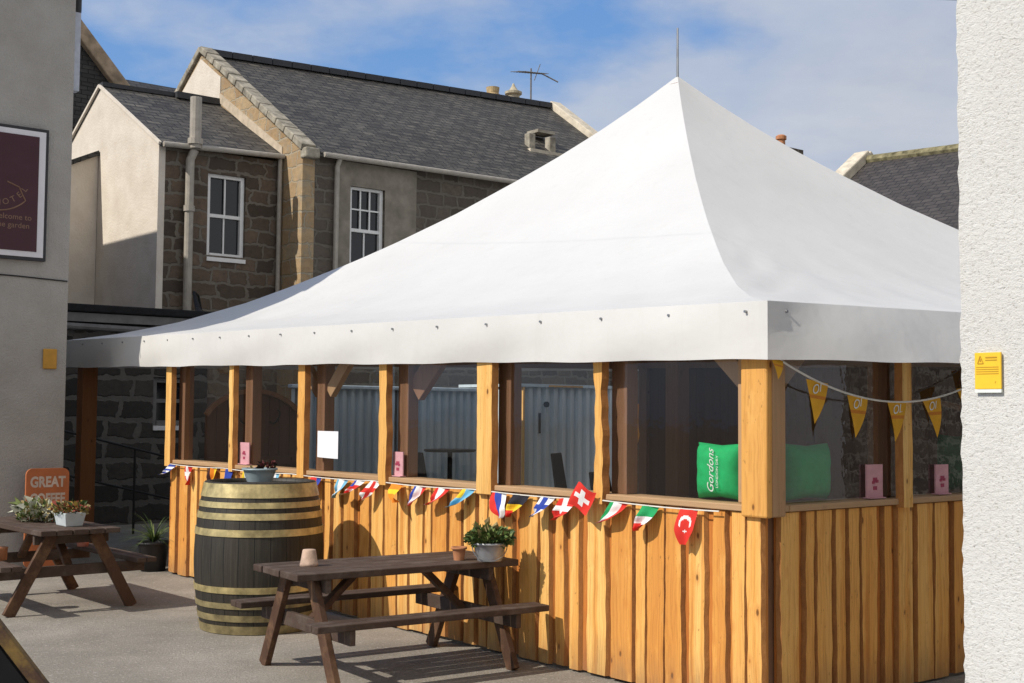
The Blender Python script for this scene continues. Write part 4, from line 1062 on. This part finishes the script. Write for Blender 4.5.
mb = MB(); mb.beam((15.1,14.95,6.50),(15.1,19.3,9.55), .34, .22); mb.beam((15.1,23.5,6.5),(15.1,19.3,9.55), .34, .22); part('coping', mb, coping_pale, B, bevel=.02)
mb = MB(); mb.prism([(15.05,15.08,0),(15.05,23.4,0),(15.05,23.4,6.4),(15.05,19.3,9.4),(15.05,15.08,6.4)], (.15,0,0)); part('gable_wall', mb, gable_stone, B)
mb = MB(); mb.tube([(5.8,14.87,6.36),(15.2,14.87,6.44)], .048, 10); part('gutter', mb, pipe_grey, B)
sash(B, 6.48, 7.23, 4.28, 5.92, 15.07, (3,2), (2,1), .5)
pipe(B, [(6.16,14.9,6.36),(6.14,14.98,6.2),(6.12,14.98,3.0)], .048)
cs = MB(); cs.box(13.35,14.95,19.75,20.5,8.3,9.42); ch = part('chimney', cs, gable_stone, B, bevel=.03)
mb = MB(); mb.lathe((13.75,20.1,9.42), [(.16,0),(.15,.25),(.19,.27),(.19,.34),(.15,.36),(.17,.52),(.12,.53)], 20); part('chimney_pot', mb, fireclay, ch)
mb = MB(); mb.lathe((14.42,20.1,9.42), [(.17,0),(.16,.42),(.22,.46),(.22,.52),(.12,.56),(.05,.66),(.02,.74)], 20); part('chimney_pot', mb, M_plain('grey_fireclay', (.42,.37,.27), .8, .2, 0, .3, 10), ch)
sv = MB(); 
zr = lambda y: ez(12.5)+(rz(12.5)-ez(12.5))*(y-14.93)/4.37
sv.box(11.95,13.0,16.45,16.62,zr(16.5)-.02,zr(16.5)+.08); part('vent_base', sv, coping_pale, B)
for x in (12.15, 12.75):
    mb = MB(); mb.box(x-.09,x+.09,16.62,16.80,zr(16.6),zr(16.6)+.40); part('roof_vent', mb, coping, B, bevel=.02)
mb = MB(); mb.box(12.55,13.05,16.9,17.3,zr(17.1)+.20,zr(17.1)+.27); part('vent_cover', mb, coping, B)
# television aerial
r = thing('tv_aerial', 'thin television aerial on a mast beside the chimney pots', 'aerial', (15.0,20.0,9.3))
mb = MB(); mb.tube([(14.92,20.0,8.9),(14.92,20.0,10.62)], .022, 6); part('mast', mb, fascia, r)
mb = MB(); mb.tube([(14.25,19.7,10.36),(15.6,20.3,10.66)], .022, 6)
for i in range(11):
    q = i/10; p = Vector((14.25,19.7,10.36)).lerp(Vector((15.6,20.3,10.66)), q); l = .22+.10*(1-q); mb.tube([p+Vector((-.3,.6,.05))*l, p-Vector((-.3,.6,.05))*l], .009, 4)
mb.tube([(15.5,20.26,10.64),(15.85,20.0,10.42)], .02, 5); mb.tube([(15.2,20.2,10.4),(15.4,20.2,10.86)], .012, 5)
part('antenna', mb, fascia, r)

# house behind the low house, seen between hotel and gable
r = thing('rear_house', 'dark slated house rising behind the cream gable', 'house', (5,23.5,0))
mb = MB(); mb.box(2.2,5.4,22.6,29,0,7.9); part('walls', mb, stone_b, r)
mb = MB(); mb.prism([(5.7,22.55,7.9),(.8,22.55,7.9),(.8,22.55,12.2),(2.3,22.55,12.0),(5.0,22.55,8.95)], (0,6.4,0)); part('gable', mb, slate_dark, r)
mb = MB(); mb.beam((5.25,22.5,8.75),(2.2,22.5,12.15), .30, .26, (0,1,0)); part('coping', mb, M_plain('lit_coping', (.36,.28,.20), .9, .1, 0, .35, 5, .3), r, bevel=.03)
mb = MB(); mb.prism([(5.3,24.0,9.55),(5.3,21.6,7.9),(5.3,26.4,7.9)], (5.0,0,0)); part('roof', mb, slate_dark, r)
mb = MB(); mb.box(5.4,10.2,21.9,26,0,7.9); part('wing_walls', mb, stone_b, r)

# single storey outhouse under the gable
r = thing('outhouse', 'low stone outhouse with a flat black felt roof', 'outhouse', (1,14,0))
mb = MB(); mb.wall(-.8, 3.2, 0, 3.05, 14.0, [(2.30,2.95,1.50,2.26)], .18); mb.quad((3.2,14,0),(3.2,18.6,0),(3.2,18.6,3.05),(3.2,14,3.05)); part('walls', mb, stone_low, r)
mb = MB(); mb.box(-.8,3.3,13.82,18.6,3.20,3.32); part('roof', mb, felt, r, bevel=.02)
mb = MB(); mb.box(-.8,3.26,13.86,13.99,3.06,3.19); part('fascia', mb, fascia, r)
mb = MB(); mb.tube([(-.7,13.80,3.0),(3.2,13.80,2.95)], .05, 8); part('gutter', mb, fascia, r)
w_ = sash(r, 2.31, 2.94, 1.51, 2.25, 14.0, (1,1), (1,1), .52); w_.data.materials[0] = fascia  # grey instead of white paint, shade put into the frame colour
mb = MB(); mb.tube([(3.0,13.9,3.26),(3.3,14.6,3.40),(3.55,15.3,3.75),(3.75,15.55,3.72),(3.85,15.6,3.4),(3.7,15.6,3.1)], [.06,.05,.03,.02,.02,.02], 8); part('hanging_cable', mb, cable_b, r)

# handrail in the shade
r = thing('handrail', 'dark sloping metal handrail in front of the outhouse', 'handrail', (1.2,12.5,0))
for dz in (0, -.59):
    mb = MB(); mb.tube([(.2,12.5,1.50+dz),(2.6,12.5,.90+dz)], .016, 8); part('rail', mb, iron, r)
for x, z in ((.25,1.49),(1.4,1.2),(2.55,.91)):
    mb = MB(); mb.tube([(x,12.5,0),(x,12.5,z)], .018, 8); part('post', mb, iron, r)

# right-hand house behind the canopy
r = thing('slate_house', 'house with a mossy ridge behind the right of the canopy', 'house', (20,8,0))
mb = MB(); mb.box(15.6,24.4,-16,13.5,0,4.7); part('walls', mb, stone_low, r)  # unseen length added past the roof, dark stone to darken the side sheet's reflection
za, zb = 7.86, 7.10
mb = MB(); mb.hexa([(15.3,-6,3.98),(20,-6,7.0),(20,13.5,7.82),(15.3,13.5,4.4),(15.3,-6,4.06),(20,-6,7.08),(20,13.5,7.90),(15.3,13.5,4.48)])
mb.hexa([(20,-6,7.0),(24.7,-6,4.0),(24.7,13.5,4.4),(20,13.5,7.82),(20,-6,7.08),(24.7,-6,4.08),(24.7,13.5,4.48),(20,13.5,7.90)]); part('roof', mb, slate_e, r)
mb = MB(); mb.tube([(20,-6,7.10)]+[(20,y,7.08+(y+6)/19.5*.82+random.uniform(-.015,.02)) for y in [-5+i*.9 for i in range(20)]]+[(20,13.4,7.9)], .13, 8); part('ridge', mb, ridge_lichen, r)
mb = MB(); mb.beam((20.1,13.55,8.02),(15.3,13.55,4.55), .42, .34); mb.beam((20,13.55,8.02),(24.7,13.55,4.55), .42, .34); part('coping', mb, coping_pale, r, bevel=.03)
mb = MB(); mb.prism([(15.6,13.4,4.4),(24.4,13.4,4.4),(20,13.4,7.8)], (0,.12,0)); part('gable', mb, gable_stone, r)

r = thing('far_house', 'far house showing only its chimney pot over the canopy', 'house', (24,19.3,0))
mb = MB(); mb.box(21.5,26.5,16.5,22,0,6.4); part('walls', mb, stone_b, r)
mb = MB(); mb.prism([(21.3,16.3,6.4),(26.7,16.3,6.4),(24,16.3,8.3)], (0,5.9,0)); part('roof', mb, slate_dark, r)
mb = MB(); mb.box(23.6,24.5,18.8,19.8,7.6,9.62); ch = part('chimney', mb, stone_b, r)
mb = MB(); mb.lathe((24.03,19.25,9.62), [(.13,0),(.12,.3),(.16,.32),(.16,.42),(.13,.44),(.10,.46)], 16); part('chimney_pot', mb, terracotta, ch)

# overhead cable, cellar hatch
mb = MB(); a_, b_ = Vector((-.9,14.1,8.3)), Vector((.6,-1.60,3.93)); mb.tube([a_.lerp(b_, i/16)-Vector((0,0,.06*math.sin(math.pi*i/16))) for i in range(17)], .0014, 6)
single('overhead_cable', mb, cable_b, 'thin black cable crossing the sky at top right', 'cable', (0,3.8,5.5))
r = thing('cellar_hatch', 'black sloping hatch side with worn timber edging at bottom left', 'hatch', (-2.2,5.08,0), 0, False, world=True)
pf = [(-1.36,5.06,.0),(-1.36,5.06,.02),(-2.46,5.06,1.38),(-3.2,5.06,1.38),(-3.2,5.06,0)]
mb = MB(); mb.prism([Vector(p) for p in pf], (0,.03,0)); part('body', mb, hatch_black, r)
mb = MB(); mb.beam((-1.335,5.075,.045),(-2.455,5.075,1.43), .05, .045, (0,1,0)); mb.beam((-2.45,5.075,1.41),(-3.2,5.075,1.41), .05, .045, (0,1,0)); part('edging', mb, hatch_trim, r, bevel=.008)

# ------------------------------------------------------------------ sun, sky, camera
K, MZ = -.20, .93
trav = (VX*1.0+UY*K+Vector((0,0,-MZ))).normalized()
tos = -trav
sl = bpy.data.lights.new('sun', 'SUN'); sl.energy = 4.4; sl.angle = math.radians(.53); sl.color = (1, .93, .82)
so = bpy.data.objects.new('sun', sl); COL.objects.link(so); so.rotation_euler = tos.to_track_quat('Z', 'Y').to_euler(); so.location = (-10,-10,20)
elev = math.asin(tos.z); az = math.atan2(tos.x, tos.y)
wd = bpy.data.worlds.new('World'); S.world = wd; wd.use_nodes = True; nt = wd.node_tree
bg = nt.nodes['Background']
sky = node(nt, 'ShaderNodeTexSky', {'sky_type': 'NISHITA', 'sun_disc': False, 'sun_elevation': elev, 'sun_rotation': az, 'altitude': 50.0, 'air_density': 1.0, 'dust_density': .8, 'ozone_density': 1.6})
dirv = nt.nodes.new('ShaderNodeTexCoord').outputs['Generated']
sx, sy_, sz = sep(nt, dirv)
den = mth(nt, 'ADD', mth(nt, 'MAXIMUM', sz, 0.0), .22)
pl = comb(nt, mth(nt, 'DIVIDE', sx, den), mth(nt, 'DIVIDE', sy_, den), 0.0)
pl = vadd(nt, pl, (0.35, 0.2, 0))
cn = noise(nt, pl, .95, 8, .50, .2); cn2 = noise(nt, vadd(nt, pl, (5.2, 1.3, 0)), 3.1, 6, .55)
bias = mth(nt, 'ADD', mth(nt, 'MULTIPLY', sx, .38), mth(nt, 'MULTIPLY', mth(nt, 'MAXIMUM', mth(nt, 'MULTIPLY', sy_, -1.0), 0.0), .35))                                    # cloud builds up towards the right, more added unseen behind the camera
dens = ramp(nt, mth(nt, 'ADD', mth(nt, 'ADD', mth(nt, 'MULTIPLY', cn, .8), mth(nt, 'MULTIPLY', cn2, .22)), bias), [(.43, 0.0), (.51, .75), (.64, 1.0)])
back = ramp(nt, mth(nt, 'MULTIPLY', sy_, -1.0), [(-.0, 0.0), (.5, 1.0)])
cc = mixc(nt, cn2, (3.7, 4.15, 5.1), (7.2, 7.3, 7.6))
cc = mixc(nt, back, cc, (7.0, 6.9, 6.8))  # bright unseen cloud added behind the camera to lighten shaded sides
blue = mixc(nt, ramp(nt, sz, [(0, 0), (.45, 1.0)]), (2.4, 4.5, 7.8), (1.0, 3.0, 7.5))
final = mixc(nt, mth(nt, 'MULTIPLY', dens, .92), mixc(nt, .65, sky.outputs[0], blue), cc)
nt.links.new(final, bg.inputs['Color']); bg.inputs['Strength'].default_value = .104

f, pi_, ro = 1274.53, .05585786, .00786353
cpi, spi, cr_, sr_ = math.cos(pi_), math.sin(pi_), math.cos(ro), math.sin(ro)
fw_ = Vector((0,cpi,spi)); up_ = Vector((0,-spi,cpi)); ri_ = Vector((1,0,0))
R_ = ri_*cr_+up_*sr_; U_ = up_*cr_-ri_*sr_
cam = bpy.data.cameras.new('camera'); cam.sensor_width = 36; cam.sensor_fit = 'HORIZONTAL'; cam.lens = 36*f/1024; cam.clip_end = 1000; cam.clip_start = .05
co = bpy.data.objects.new('camera', cam); COL.objects.link(co)
co.matrix_world = Matrix(((R_.x,U_.x,-fw_.x,0),(R_.y,U_.y,-fw_.y,0),(R_.z,U_.z,-fw_.z,1.75),(0,0,0,1)))
S.camera = co
S.render.engine = 'CYCLES'
S.view_settings.view_transform = 'Standard'; S.view_settings.look = 'None'; S.view_settings.gamma = 1; S.view_settings.exposure = 0
S.cycles.max_bounces = 8; S.cycles.transparent_max_bounces = 12
S.render.resolution_x = 1024; S.render.resolution_y = 683
